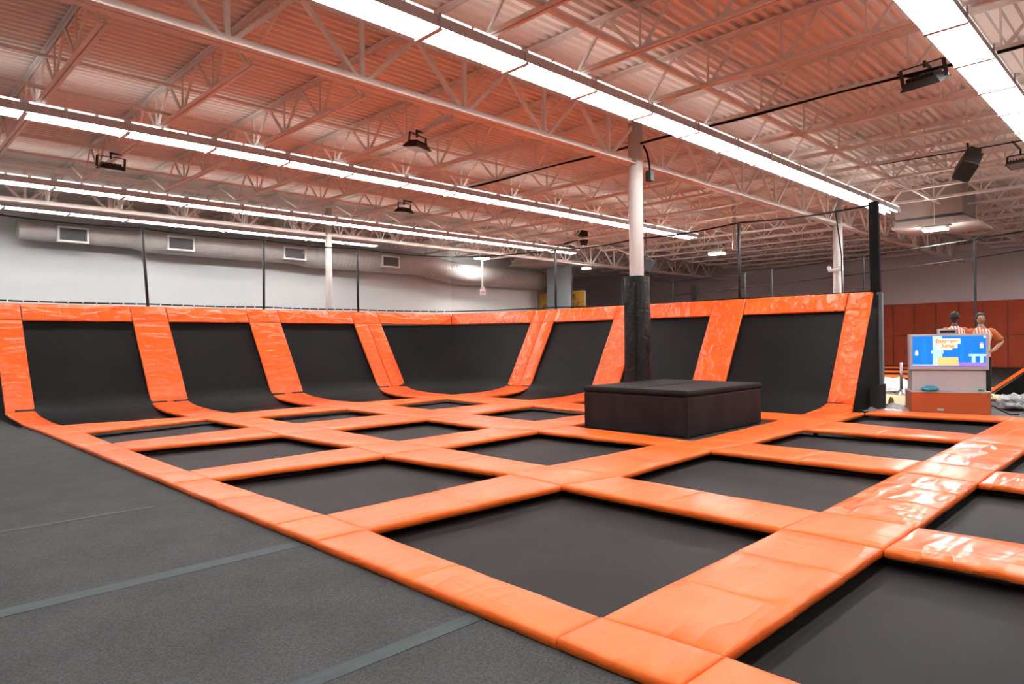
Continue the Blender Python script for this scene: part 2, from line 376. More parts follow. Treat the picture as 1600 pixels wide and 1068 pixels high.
# ---------------------------------------------------------------- continuous fluorescent rows
ROWS = ((1.97, 21.2+9*1.373, 'nearest, top right'), (6.04, 21.2, 'second'), (12.3, 21.2, 'third'), (17.6, 21.2, 'fourth'), (20.8, 13.9, 'fifth, by the white wall'), (-3.2, 21.2+9*1.373, 'sixth, out of frame'))  # sixth row and nearest row's extra length: unseen, added to light the hall
FL = 1.373
def lamp_proto():
    t = thing('fluorescent_fixture', 'x', 'light', (0,0,0), local=True)
    w = .21; zb = 4.80; zt = 4.94
    h = MB()
    h.quad((0,-w,zb),(FL,-w,zb),(FL,-w+.03,zt),(0,-w+.03,zt)).quad((0,w,zb),(FL,w,zb),(FL,w-.03,zt),(0,w-.03,zt))
    h.build('side_panel', housing, t)
    MB().quad((0,-w+.03,zt),(FL,-w+.03,zt),(FL,w-.03,zt),(0,w-.03,zt)).build('reflector', reflector, t)
    MB().box(0, FL, -.10, -.085, zt+.001, zt+.06).box(0, FL, .085, .10, zt+.001, zt+.06).build('uplight_channel', housing, t)
    MB().box(.05, FL-.05, -.06, .06, zt+.001, zt+.006).build('uplight_strip', slotm, t)
    for s in (-1, 1):
        MB().tube([(.02, s*.085, 4.845), (FL-.02, s*.085, 4.845)], .019, 6).build('tube', tubem, t)
        u = MB()
        for a, b_ in ((.06, FL*.36), (FL*.40, FL*.66), (FL*.70, FL-.06)):
            u.hexa([(a,s*.13,zt+.005),(b_,s*.13,zt+.005),(b_,s*.175,zt+.005),(a,s*.175,zt+.005),(a,s*.14,zt+.035),(b_,s*.14,zt+.035),(b_,s*.17,zt+.035),(a,s*.17,zt+.035)])
        u.build('uplight_slot', dashm, t)
    MB().box(-.032, .032, -w-.005, w+.005, zb-.03, zb-.012).box(-.015, .015, -w-.008, -w+.01, zb-.024, zt+.02).box(-.015, .015, w-.01, w+.008, zb-.024, zt+.02).build('bracket', housing, t)
    MB().bar((.02, 0, zt), (.02, 0, 5.0), .03, .03).build('hanger', housing, t)
    KIDS[t.name] = [o for o in bpy.data.objects if o.parent == t]
    return t
lp = lamp_proto(); first = True
for (y, xe, nm) in ROWS:
    n = int((xe+4.2)/FL)
    for k in range(n):
        f = lp if first else copy_tree(lp); first = False
        f.location = (xe-FL*(k+1), y, 0)
        f['label'] = 'white fluorescent strip fixture, ' + ORD[k] + ' from the far end of the %s light row' % nm.split(',')[0]
        if nm.startswith('sixth'): f['label'] = 'white fluorescent strip fixture, ' + ORD[k] + ' from far end of the added row out of frame'
        f['group'] = 'fixtures of the %s light row' % nm.split(',')[0]

# ---------------------------------------------------------------- trampoline court grid (corners of the openings)
U = [2.30, 2.67, 4.73, 5.48, 7.41, 8.32, 10.07, 11.15, 12.78, 13.46]
V = [1.43, 2.10, 4.11, 4.88, 7.02, 7.80, 9.65, 10.72, 12.34, 13.36]
OV = {(1, 1): (2.63, 2.064), (1, 2): (2.706, 4.244), (2, 2): (4.765, 4.183), (2, 1): (4.724, 2.091), (1, 3): (2.716, 4.86), (1, 4): (2.655, 7.055), (2, 4): (4.631, 6.88), (2, 3): (4.83, 4.925), (1, 5): (2.657, 7.642), (1, 6): (2.665, 9.872), (2, 6): (4.672, 9.643), (2, 5): (4.774, 7.729), (1, 7): (2.68, 10.617), (1, 8): (2.724, 12.364), (2, 8): (4.75, 12.723), (2, 7): (4.781, 10.857), (3, 2): (5.471, 4.051), (4, 2): (7.483, 4.165), (4, 1): (7.507, 2.107), (3, 1): (5.387, 2.074), (5, 2): (8.32, 4.078), (6, 2): (10.123, 4.115), (6, 1): (10.229, 2.145), (5, 1): (8.283, 2.103), (7, 2): (11.261, 4.083), (8, 2): (12.897, 4.168), (8, 1): (13.1, 2.172), (7, 1): (11.001, 2.154), (3, 4): (5.449, 6.868), (4, 4): (7.423, 6.965), (4, 3): (7.479, 4.887), (3, 3): (5.426, 4.958), (3, 6): (5.487, 9.578), (4, 6): (7.322, 9.557), (4, 5): (7.231, 7.771), (3, 5): (5.421, 7.702), (5, 6): (8.341, 9.575), (6, 6): (10.247, 9.771), (5, 5): (8.274, 7.83), (5, 8): (8.423, 12.3), (6, 8): (10.304, 12.653), (6, 7): (10.015, 10.757), (5, 7): (8.395, 10.782), (2, 0): (4.696, 1.419), (3, 0): (5.404, 1.413), (4, 0): (7.387, 1.428),
 (5, 3): (7.982, 4.714), (5, 4): (8.189, 7.025), (6, 3): (11.0, 4.85), (6, 4): (11.0, 7.0), (7, 3): (11.95, 4.90), (7, 4): (11.95, 7.0), (1, 9): (2.70, 13.7), (2, 9): (4.70, 13.3),
 (5, 0): (8.15, 1.43), (6, 0): (10.0, 1.43)}
def G(i, j):
    if j < 0: return (U[i], (-.65, -1.35)[-j-1])
    return OV.get((i, j), (U[i], V[j]))
ROWN = ['front', 'second', 'third', 'back']
COLN = ['first', 'second', 'third', 'fourth']
def rowname(i): return 'right-hand' if i < 0 else ROWN[i]
def vi(i): return (1+2*i, 2+2*i)          # lattice index of row i (near, far); row -1 -> (-1, 0)
def mbed(ca, label, z=-.115, group='flat trampoline beds'):
    t = thing('trampoline', label, 'trampoline', (sum(c[0] for c in ca)/4, sum(c[1] for c in ca)/4, -.4), group)
    cx = sum(c[0] for c in ca)/4; cy = sum(c[1] for c in ca)/4
    def ex(c, d): 
        v = Vector((c[0]-cx, c[1]-cy)); k = 1+d/abs(max(abs(v.x), .1)); l = 1+d/abs(max(abs(v.y), .1)); return (cx+v.x*k, cy+v.y*l)
    i4 = [ex(c, -.05) for c in ca]; o4 = [ex(c, .16) for c in ca]
    P = quadP(*i4); MB().grid(lambda s, q: Vector((P(s,q).x, P(s,q).y, z-.012*math.sin(math.pi*s)*math.sin(math.pi*q))), 9, 9).build('jumping_mat', bed, t, smooth=True)
    e = MB()
    for k in range(4):
        k2 = (k+1) % 4; e.quad((*i4[k], z), (*i4[k2], z), (*o4[k2], z-.01), (*o4[k], z-.01))
    e.build('edge_webbing', web, t)
    f = MB()
    for k in range(4):
        k2 = (k+1) % 4; p, q = ex(ca[k], .22), ex(ca[k2], .22); f.bar((*p, -.145), (*q, -.145), .05, .05)
        f.bar((*p, -.40), (*p, -.145), .05, .05)
    f.build('frame', black, t)
    return t
cells = [(i, j) for i in (-1, 0, 1, 2, 3) for j in range(4) if not (i == 1 and j == 2) and not (i >= 1 and j == 3)]
for (i, j) in cells:
    a, b_ = vi(i); u0, u1 = 1+2*j, 2+2*j
    mbed([G(u0,a), G(u1,a), G(u1,b_), G(u0,b_)], 'flat black trampoline bed, %s from the carpet in the %s row' % (COLN[j], rowname(i)))
Q = lambda a, b_, c, d: quadP(G(*a), G(*b_), G(*c), G(*d))
# pads between successive beds of one row, pads between rows, junction pads
for i in (-1, 0, 1, 2, 3):
    a, b_ = vi(i)
    # carpet-edge pad
    pa, pb = G(1,a), G(1,b_)
    pad('safety_pad', quadP((2.30,pa[1]), pa, pb, (2.30,pb[1])), 'flat orange pad along the carpet edge beside the %s row' % rowname(i), nu=8, nv=12, wr=.004, seams=(.5,), group='orange floor pads')
    for j in range(3):
        if i == 3 and j == 3: continue
        l = 'flat orange pad dividing %s and %s beds of the %s row' % (COLN[j], COLN[j+1], rowname(i))
        if i == 1 and j >= 1: l = ('flat orange pad in front of the dark jump box, carpet side' if j == 1 else 'flat orange pad behind the dark jump box')
        pad('safety_pad', Q((2+2*j,a), (3+2*j,a), (3+2*j,b_), (2+2*j,b_)), l, nu=8, nv=14, seams=(.5,), m=vinyl_gloss if i < 0 else None, group='orange floor pads')
    if i <= 0: pad('safety_pad', quadP(G(8,a), (G(8,a)[0]+.66,G(8,a)[1]), (G(8,b_)[0]+.6,G(8,b_)[1]), G(8,b_)), 'orange pad at the far end of the %s row near the kiosk' % rowname(i), nu=8, nv=14, group='orange floor pads')
for i in (-1, 0, 1, 2, 3):   # strips running along X on the far side of row i
    a = vi(i)[1]; b_ = a+1
    nx = rowname(i+1) if i < 3 else 'sloped left wall'
    rn = '%s and %s rows' % (rowname(i), nx) if i < 3 else 'back row and the left sloped beds'
    pa, pb = G(1,a), G(1,b_)
    pad('safety_pad', quadP((2.30,pa[1]), pa, pb, (2.30,pb[1])), 'small orange corner pad on the carpet edge between %s' % rn, nu=8, nv=8, wr=.008, lift=.003, group='orange floor pads')
    jm = 4 if i <= 0 else 3
    for j in range(jm):
        if i == 0 and j == 3: pass
        pad('safety_pad', Q((1+2*j,a), (2+2*j,a), (2+2*j,b_), (1+2*j,b_)), 'long orange pad between %s beside their %s beds' % (rn, COLN[j]), nu=14, nv=8, wr=.008 if i < 0 else .005, seams=(.34, .67) if i < 0 else (.5,), m=vinyl_gloss if (i < 0 and j > 0) else None, group='orange floor pads')
        if j < 3: pad('safety_pad', Q((2+2*j,a), (3+2*j,a), (3+2*j,b_), (2+2*j,b_)), 'orange junction pad between %s, %s crossing from the carpet' % (rn, ORD[j]), nu=8, nv=8, wr=.008, lift=.004, group='orange floor pads')
    if i <= 0:
        pa, pb = G(8,a), G(8,b_)
        if i < 0: pad('safety_pad', quadP(pa, (pa[0]+.66,pa[1]), (pb[0]+.6,pb[1]), pb), 'orange corner pad at the far end between %s' % rn, nu=8, nv=8, group='orange floor pads')

# ---------------------------------------------------------------- sloped wall beds
LP = [(13.36,0),(14.4,.0),(15.1,.03),(15.45,.065),(15.75,.12)]     # left base pads: (y, z)
LT = [(15.75,.12),(16.95,1.90)]
LM = cr([(13.2,-.115,0),(14.3,-.115,0),(15.0,-.09,0),(15.5,.02,0),(15.86,.22,0),(16.18,.60,0),(17.07,1.93,0)], 6)   # mat profile
RP = [(11.15,0),(12.0,0),(12.5,.03),(12.8,.065),(13.07,.12)]
RT = [(13.07,.12),(14.05,1.87)]
RM = cr([(11.2,-.115,0),(11.9,-.115,0),(12.4,-.09,0),(12.85,.02,0),(13.18,.22,0),(13.42,.60,0),(14.17,1.90,0)], 6)
LTOP = [(16.95,1.90),(17.20,2.26)]; RTOP = [(14.05,1.86),(14.25,2.22)]
def line2(P, t):
    x = t*(len(P)-1); i = min(int(x), len(P)-2); f = x-i
    return (P[i][0]*(1-f)+P[i+1][0]*f, P[i][1]*(1-f)+P[i+1][1]*f)
def Lpad(prof, u0, u1, lo=None): 
    def P(s, t):
        y, z = line2(prof, t); a = u0 if not lo else lo[0]*(1-t)+u0*t; b_ = u1 if not lo else lo[1]*(1-t)+u1*t
        return (a+(b_-a)*s, y, z)
    return P
def Rpad(prof, v0, v1, lo=None, xo=0):
    def P(s, t):
        x, z = line2(prof, t); a = v0 if not lo else lo[0]*(1-t)+v0*t; b_ = v1 if not lo else lo[1]*(1-t)+v1*t
        return (x+xo*(1-t), a+(b_-a)*s, z)
    return P
LU = [(2.20,2.67), (4.73,5.49), (7.42,8.25), (10.46,10.89), (10.90,11.36)]
ln = ['at the carpet end of the left sloped wall', 'between first and second left wall beds', 'between second and third left wall beds', 'beside the corner bed, left wall side', 'on the left side of the corner bed']
for k, (a, b_) in enumerate(LU):
    pad('upright_pad', Lpad(LT, a, b_), 'sloping orange upright pad ' + ln[k], nu=7, nv=16, wr=.012, su=.6, group='orange wall upright pads', puff=.015)
    pad('top_pad', Lpad(LTOP, a, b_), 'short orange cap pad topping the upright ' + ln[k], nu=7, nv=6, wr=.006, group='orange wall cap pads', puff=.015)
    if k < 3: pad('base_pad', Lpad(LP, a, b_, (G(1+2*k-(1 if k else 0),9)[0] if k else 2.3, G(1+2*k,9)[0])), 'curved orange base pad below the upright ' + ln[k], nu=7, nv=12, group='orange wall base pads')
pad('base_pad', Lpad(LP, 10.46, 11.36, (10.05, 11.1)), 'curved orange base pad left of the corner bed', nu=8, nv=12, group='orange wall base pads')
RV = [(4.42,4.88), (7.02,7.80), (9.72,10.5), (12.56,12.96), (12.97,13.42)]
rn_ = ['at the open end of the right wall by the kiosk', 'between first and second right wall beds', 'just left of the padded column', 'beside the corner bed, right wall side', 'on the right side of the corner bed']
for k, (a, b_) in enumerate(RV):
    pad('upright_pad', Rpad(RT, a, b_), 'sloping orange upright pad ' + rn_[k], nu=7, nv=16, wr=.012, su=.6, group='orange wall upright pads', puff=.015)
    pad('top_pad', Rpad(RTOP, a, b_), 'short orange cap pad ' + rn_[k], nu=7, nv=6, wr=.006, group='orange wall cap pads', puff=.015)
    if k == 0: pad('base_pad', Rpad(RP, a, b_, (G(7,2)[1], G(7,3)[1]), .0), 'curved orange base pad ' + rn_[k], nu=8, nv=12, group='orange wall base pads')
    elif k < 3: pad('base_pad', Rpad([(11.95 if k == 1 else 11.15, 0)]+RP[1:], a, b_, (V[2+2*k], V[3+2*k])), 'curved orange base pad below the upright ' + rn_[k], nu=7, nv=12, group='orange wall base pads')
pad('base_pad', Rpad(RP, 12.56, 13.42, (12.34, 13.36)), 'curved orange base pad right of the corner bed', nu=8, nv=12, group='orange wall base pads')
pad('safety_pad', quadP(G(6,8), (11.15,12.34), (11.15,13.36), (10.07,13.36)), 'orange junction pad at the foot of the corner bed', nu=8, nv=8, group='orange floor pads')
for k, (a, b_) in enumerate(((2.68,4.72), (5.50,7.41), (8.26,10.45))):
    pad('top_pad', Lpad(LTOP, a, b_), 'long orange top pad above the %s left wall bed' % COLN[k], nu=16, nv=6, group='orange wall top pads', puff=.012, seams=(.34, .67))
    t = thing('sloped_trampoline', 'sloped black trampoline bed, %s of the left wall from the carpet' % COLN[k], 'trampoline', ((a+b_)/2, 15.5, -.4), 'sloped wall beds')
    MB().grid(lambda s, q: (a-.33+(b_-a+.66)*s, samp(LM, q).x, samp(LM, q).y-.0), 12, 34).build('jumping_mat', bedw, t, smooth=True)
    MB().bar((a-.1, 17.12, 1.98), (b_+.1, 17.12, 1.98), .09, .06).build('edge_webbing', web, t)
    MB().bar((a-.1, 17.25, 2.16), (b_+.1, 17.25, 2.16), .06, .06).bar((a, 17.3, -.4), (a, 17.3, 2.16), .06, .06).bar((b_, 17.3, -.4), (b_, 17.3, 2.16), .06, .06).build('frame', black, t)
for k, (a, b_) in enumerate(((4.89,7.01), (7.81,9.71), (10.51,12.55))):
    pad('top_pad', Rpad(RTOP, a, b_), 'long orange top pad above the %s right wall bed from the kiosk' % COLN[k], nu=16, nv=6, group='orange wall top pads', puff=.012, seams=(.34, .67))
    t = thing('sloped_trampoline', 'sloped black trampoline bed, %s of the right wall from the kiosk' % COLN[k], 'trampoline', (13, (a+b_)/2, -.4), 'sloped wall beds')
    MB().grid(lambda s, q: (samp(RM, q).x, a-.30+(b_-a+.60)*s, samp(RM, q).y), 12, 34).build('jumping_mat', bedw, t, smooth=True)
    MB().bar((14.22, a-.1, 1.95), (14.22, b_+.1, 1.95), .09, .06).build('edge_webbing', web, t)
    MB().bar((14.32, a-.1, 2.12), (14.32, b_+.1, 2.12), .06, .06).bar((14.35, a, -.4), (14.35, a, 2.12), .06, .06).bar((14.35, b_, -.4), (14.35, b_, 2.12), .06, .06).build('frame', black, t)
# corner bed: both walls blended round the corner
t = thing('sloped_trampoline', 'wide curved black trampoline bed filling the corner of two walls', 'trampoline', (12, 15, -.4), 'sloped wall beds')
def corner(s, q):
    l = samp(LM, q); r2 = samp(RM, q); z = (l.y+r2.y)/2; z = z*(.965 if z > 0 else 1)
    A = Vector((11.12, l.x, z)); B = Vector((r2.x, 13.18, z)); Cn = Vector((max(r2.x, 11.12), max(l.x, 13.18), z))
    k = .80
    Cn = Cn*k + (A+B)/2*(1-k)
    return A*(1-s)**2 + Cn*2*s*(1-s) + B*s*s
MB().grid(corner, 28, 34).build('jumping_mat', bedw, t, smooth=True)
pa, pb = corner(.0, 1), corner(1, 1)
MB().tube([Vector(corner(s/20, 1))-Vector((0,0,.02)) for s in range(21)], .03, 6).build('edge_webbing', web, t)
MB().tube([(11.3,17.3,2.15), (14.34,17.3,2.15), (14.34,13.4,2.15)], .035, 6).bar((14.34,17.3,-.4), (14.34,17.3,2.15), .06).build('frame', black, t)
# back board closing the gap between the rounded bed top and the pads
bb = MB()
for s in range(20):
    a, b_ = corner(s/20, 1), corner((s+1)/20, 1); 
    def out(p, q): 
        return (11.25+(14.17-11.25)*min(1, 2*q), 17.07 if q <= .5 else 17.07-(17.07-13.3)*(2*q-1), 1.865)
    bb.quad(a, b_, out(b_, (s+1)/20), out(a, s/20))
bb.build('corner_gusset', web, t)
pad('top_pad', lambda s, q: (11.37+(line2([(14.05,0),(14.25,0)],q)[0]-11.37)*s, *line2(LTOP, q)), 'long orange top pad left of the corner crease', nu=18, nv=6, group='orange wall top pads', puff=.015)
pad('top_pad', lambda s, q: (line2(RTOP,q)[0], 13.43+(line2(LTOP,q)[0]-13.43)*s, line2(LTOP,q)[1]+(line2(RTOP,q)[1]-line2(LTOP,q)[1])*(1-s)), 'long orange top pad right of the corner crease', nu=18, nv=6, group='orange wall top pads', puff=.015)
# end panels
tag(MB().poly([(2.24,13.4,-.12),(2.24,15.75,.05),(2.24,16.95,1.83),(2.24,17.2,2.18),(2.24,17.5,2.18),(2.24,17.5,-.12)]).poly([(2.20,13.4,-.12),(2.20,15.75,.05),(2.20,16.95,1.83),(2.20,17.2,2.18),(2.20,17.5,2.18),(2.20,17.5,-.12)]).build('end_panel', blackf), 'black fabric end panel closing the left wall at the carpet', 'panel')
pts = [(11.6,-.2),(12.6,-.07),(13.07,.05),(14.05,1.80),(14.25,2.16),(14.52,2.16),(14.52,-.2)]
e = MB()
for yy in (4.42, 4.46): e.poly([(x, yy, z) for x, z in pts])
for i in range(len(pts)):
    p, q = pts[i], pts[(i+1) % len(pts)]; e.quad((p[0],4.42,p[1]), (q[0],4.42,q[1]), (q[0],4.46,q[1]), (p[0],4.46,p[1]))
t = thing('end_panel', 'black fabric end panel closing the right wall beside the kiosk', 'panel', (13.8, 4.44, -.2)); e.build('cover', blackf, t)
MB().box(14.53, 14.62, 4.36, 4.46, -.3, 2.2).build('frame_post', blueg, t)

# ---------------------------------------------------------------- nets on top of the walls
netm = mat('black_net', (.012, .012, .013), .8)
N, L, b = nodes(netm)
tc = N.new('ShaderNodeTexCoord'); sep = N.new('ShaderNodeSeparateXYZ'); L.new(tc.outputs['Object'], sep.inputs[0])
add = N.new('ShaderNodeMath'); add.operation = 'ADD'; L.new(sep.outputs['X'], add.inputs[0]); L.new(sep.outputs['Y'], add.inputs[1])
def cell(src):
    mu = N.new('ShaderNodeMath'); mu.operation = 'MULTIPLY'; mu.inputs[1].default_value = 42; L.new(src, mu.inputs[0])
    fr = N.new('ShaderNodeMath'); fr.operation = 'FRACT'; L.new(mu.outputs[0], fr.inputs[0])
    lt = N.new('ShaderNodeMath'); lt.operation = 'LESS_THAN'; lt.inputs[1].default_value = .016; L.new(fr.outputs[0], lt.inputs[0]); return lt.outputs[0]
mxm = N.new('ShaderNodeMath'); mxm.operation = 'MAXIMUM'; L.new(cell(add.outputs[0]), mxm.inputs[0]); L.new(cell(sep.outputs['Z']), mxm.inputs[1])
L.new(mxm.outputs[0], b.inputs['Alpha'])
netd = netm.copy(); netd.name = 'black_net_dense'
for q in netd.node_tree.nodes:
    if q.type == 'MATH' and q.operation == 'LESS_THAN': q.inputs[1].default_value = .085
PT = [((2.2,17.25,2.28),(1.9,17.25,4.08)), ((5.15,17.25,2.28),(5.03,17.25,4.07)), ((7.93,17.25,2.28),(7.95,17.25,4.07)), ((10.78,17.25,2.28),(10.77,17.25,4.09)), ((14.3,17.25,2.3),(14.3,17.25,4.12)), ((14.3,12.68,2.24),(14.3,12.68,3.87)), ((14.3,9.95,2.2),(14.3,9.95,3.87)), ((14.3,7.2,2.2),(14.3,7.2,3.92)), ((14.3,4.43,2.2),(14.3,4.43,3.90))]
PN = ['beside the left picture edge', 'above the first left wall upright', 'above the second left wall upright', 'left of the corner bed', 'at the wall corner', 'right of the corner bed', 'behind the padded column', 'above the first right wall upright', 'at the open end by the kiosk']
for k, (a, b_) in enumerate(PT):
    if k == 4: continue
    tag(MB().tube([(a[0],a[1],a[2]-.3), b_], .032 if k < 8 else .05, 10).build('net_post', black, smooth=True), 'black net post ' + PN[k], 'post', 'net posts')
for k in range(len(PT)-1):
    (a0, a1), (b0, b1) = PT[k], PT[k+1]
    t = thing('safety_net', 'see-through black net from post %s to next post' % PN[k], 'net', a0, 'black nets along the wall tops')
    V3 = Vector; a0, a1, b0, b1 = V3(a0), V3(a1), V3(b0), V3(b1)
    MB().grid(lambda s, q: (a0*(1-s)+b0*s)*(1-q) + (a1*(1-s)+b1*s)*q, 2, 2).build('netting', netd if k >= 4 else netm, t)
    MB().tube([(a1*(1-s/12)+b1*(s/12)) - V3((0,0,.05*math.sin(math.pi*s/12))) for s in range(13)], .018, 6).build('top_rope', web, t)
    MB().tube([(a0*(1-s/12)+b0*(s/12)) + V3((0,0,.03-.015*math.sin(math.pi*s/12))) for s in range(13)], .018, 6).build('bottom_rope', web, t)
    if k < 4 or k == 7:
        kn = MB(); nn = 11
        for s in range(1, nn):
            p = (a0*(1-s/nn)+b0*(s/nn)); kn.box(p.x-.012, p.x+.012, p.y-.035, p.y-.02, p.z+.01, p.z+.04)
        kn.build('tie', grillw, t)
t = thing('net_sleeve', 'broad black fabric sleeve on the net end by the kiosk', 'sleeve', (14.25, 4.38, 2.2))
MB().hexa([(14.22,4.30,2.2),(14.34,4.30,2.2),(14.34,4.48,2.2),(14.22,4.48,2.2),(14.22,4.33,3.96),(14.34,4.33,3.96),(14.34,4.50,3.96),(14.22,4.50,3.96)]).build('cover', blackf, t, bevel=.02)
MB().tube([(14.26,5.0,2.22),(14.28,5.02,3.0),(14.26,5.12,3.88)], .014, 6).build('edge_cord', web, t)

# ---------------------------------------------------------------- jump box on its carpeted cell
tag(MB().box(7.9, 11.1, 4.6, 7.2, -.30, -.05).build('carpeted_platform', carpet), 'grey carpeted platform under the dark jump box', 'platform')
t = thing('jump_box', 'large dark brown upholstered box with black padded top', 'box', (9.5, 5.95, -.05))
bx0, bx1, by0, by1 = 8.40, 10.70, 5.03, 6.88
MB().box(bx0, bx1, by0, by1, -.05, .53).build('body', brown, t, bevel=.03)
MB().box(bx0-.015, bx1+.015, by0-.015, by1+.015, .53, .62).build('top_pad', boxtop, t, bevel=.035)
MB().box(bx0+.02, bx1-.02, 5.92, 5.935, .619, .624).build('seam', web, t)
MB().bar((bx0-.002, by0-.002, -.05), (bx0-.002, by0-.002, .53), .05, .05).build('corner_piping', brown, t)

# ---------------------------------------------------------------- tape on the carpet
for (x0, x1, y0, y1, l) in ((-4, 2.29, 4.40, 4.59, 'wide grey-green tape strip, the one crossing the mid carpet'), (-3, 2.31, 2.56, 2.66, 'grey-green tape strip at the bottom edge of the picture'), (-2, 1.95, 6.40, 6.46, 'faint worn tape strip, farthest of the three on the carpet')):
    faint = 'faint' in l
    mm = tape
    if faint: mm = mat('worn_tape', (.085, .096, .098), .9)
    tag(MB().box(x0, x1, y0, y1-(.06 if y1 > 4.5 and y1 < 5 else 0), DECK, DECK+.003).build('floor_tape', mm), l, 'tape')

# ---------------------------------------------------------------- duct along the white wall
t = thing('air_duct', 'long white round air duct along the white wall', 'duct', (10, 22.2, 4.5))
dy, dz = 22.70, 4.56
MB().tube([(3.5,dy,dz),(6.3,dy,dz)], .27, 28).build('narrow_section', ductm, t, smooth=False)
MB().tube([(6.3,dy,dz),(6.75,dy,dz)], [.27,.38], 28, cap=False).build('reducer', ductm, t, smooth=True)
MB().tube([(6.75,dy,dz),(11.6,dy,dz)], .38, 28).build('middle_section', ductm, t)
MB().tube([(11.6,dy,dz),(12.2,dy,dz)], [.38,.46], 28, cap=False).build('reducer', ductm, t, smooth=True)
path = [(12.2,dy,dz),(17.0,dy,dz),(17.4,dy,dz-.03),(18.2,dy,dz-.14),(18.8,dy,dz-.24),(19.3,dy,dz-.27),(24.5,dy,dz-.27)]
MB().tube(path, .46, 28).build('wide_section', ductm, t, smooth=True)
rg = MB()
x = 3.9
while x < 24.3:
    r0 = .27 if x < 6.3 else (.38 if x < 11.7 else .46)
    z0 = dz if x < 17 else (dz-.27 if x > 19.3 else dz-.27*(x-17)/2.3)
    if not (6.2 < x < 6.8 or 11.5 < x < 12.3):
        rg.tube([(x-.012,dy,z0),(x+.012,dy,z0)], r0+.006, 24)
    x += .16 if x > 12 else .45
tag(rg.build('spiral_seams', ductm, t), kind='stuff')
for k, (xa, xb) in enumerate(((4.29,5.04), (7.08,7.87), (10.79,11.61), (14.70,15.51))):
    r0 = .27 if k == 0 else (.38 if k < 3 else .46); yf = dy-r0-.06
    xa *= 1.018; xb *= 1.018
    v_ = thing('duct_vent', 'white framed grille on the duct, %s from the left' % ORD[k], 'vent', ((xa+xb)/2, yf, 4.28), 'duct grilles')
    fr = MB(); fr.box(xa,xb,yf,dy-.15,4.28,4.33).box(xa,xb,yf,dy-.15,4.67,4.72).box(xa,xa+.05,yf,dy-.15,4.33,4.67).box(xb-.05,xb,yf,dy-.15,4.33,4.67).build('frame', grillw, v_)
    MB().box(xa+.05,xb-.05,yf+.05,yf+.06,4.33,4.67).build('backing', grille, v_)
    for q in range(9): MB().box(xa+.05,xb-.05,yf+.012,yf+.03,4.345+q*.037,4.355+q*.037).build('slat', slatm, v_)
    vb = MB()
    for q in range(14): xx = xa+.08+q*(xb-xa-.16)/13; vb.box(xx-.004,xx+.004,yf+.03,yf+.04,4.33,4.67)
    tag(vb.build('vertical_bars', slatm, v_), kind='stuff')

# ---------------------------------------------------------------- small ceiling panel lamps, exit sign, banner
def panel_lamp(x, y, z, w, d, label, drop=5.64, pm=None):
    t = thing('ceiling_lamp', label, 'light', (x, y, z), 'small ceiling lamps')
    MB().box(x-w/2, x+w/2, y-d/2, y+d/2, z+.02, z+.09).build('housing', grillw, t, bevel=.015)
    MB().box(x-w/2+.03, x+w/2-.03, y-d/2+.03, y+d/2-.03, z-.012, z+.02).build('diffuser', pm or baym, t)
    for s in (-1, 1): MB().bar((x+s*w*.3, y, z+.09), (x+s*w*.3, y, drop), .012).build('hanger', steel, t)
panel_lamp(19.55, 21.5, 4.86, .62, .40, 'small bright ceiling lamp over the exit sign by the duct', pm=panelm)
panel_lamp(20.5, 11.1, 4.1, .3, .52, 'small bright ceiling lamp seen through the right net')
panel_lamp(22.5, 18.2, 4.35, .3, .34, 'small bright ceiling lamp left of the padded column')
panel_lamp(22.0, 5.2, 4.32, .35, .62, 'small bright ceiling lamp under the hanging air unit')
t = thing('exit_sign', 'small white exit sign hanging on a rod below a ceiling lamp', 'sign', (19.55, 21.5, 3.3))
MB().bar((19.55,21.5,3.60),(19.55,21.5,4.86), .05).build('rod', grillw, t)
MB().box(19.39, 19.71, 21.47, 21.53, 3.32, 3.55).box(19.48,19.62,21.46,21.54,3.55,3.65).build('case', grillw, t)
redm = mat('exit_red', (.6, .04, .05), .5, emit=(.8, .05, .06), es=.4)
def text(body, size, m, parent, mw, name='lettering', ext=.004, align='CENTER', off=0):
    cu = bpy.data.curves.new(name, 'FONT'); cu.offset = off; cu.body = body; cu.size = size; cu.extrude = ext; cu.align_x = align; cu.align_y = 'CENTER'; cu.materials.append(m)
    tmp = bpy.data.objects.new(name, cu); C.objects.link(tmp); bpy.context.view_layer.update()
    me = bpy.data.meshes.new_from_object(tmp.evaluated_get(bpy.context.evaluated_depsgraph_get())); bpy.data.objects.remove(tmp)
    me.materials.clear(); me.materials.append(m)
    o = bpy.data.objects.new(name, me); C.objects.link(o); o.parent = parent; o.matrix_local = mw; return tag(o, kind='stuff')
def facing(loc, rz): return Matrix.Translation(loc) @ Matrix.Rotation(rz, 4, 'Z') @ Matrix.Rotation(math.pi/2, 4, 'X')
text('EXIT', .12, redm, t, facing(Vector((0, -.035, .13)), 0))
ban = mat('yellow_banner', (.75, .42, .03), .6); mp, _ = vary(ban, 2.5, (.72, .30, .02), (.8, .50, .04), lo=.4, hi=.6)
t = thing('yellow_banner', 'yellow banner with dark lettering half hidden behind the grey pier', 'banner', (24.9, 21, 2.9))
MB().box(24.92, 24.95, 20.33, 23.15, 2.3, 3.68).build('cloth', ban, t)
dark = mat('banner_ink', (.05, .04, .03), .6)
text('MS', .42, dark, t, facing(Vector((.01, -.02, .48)), -math.pi/2)).scale = (.62, 1, 1)
text('AINS', .42, dark, t, facing(Vector((.01, -.13, .06)), -math.pi/2)).scale = (.60, 1, 1)
text('W', .42, dark, t, facing(Vector((.01, 1.78, .10)), -math.pi/2)).scale = (.75, 1, 1)

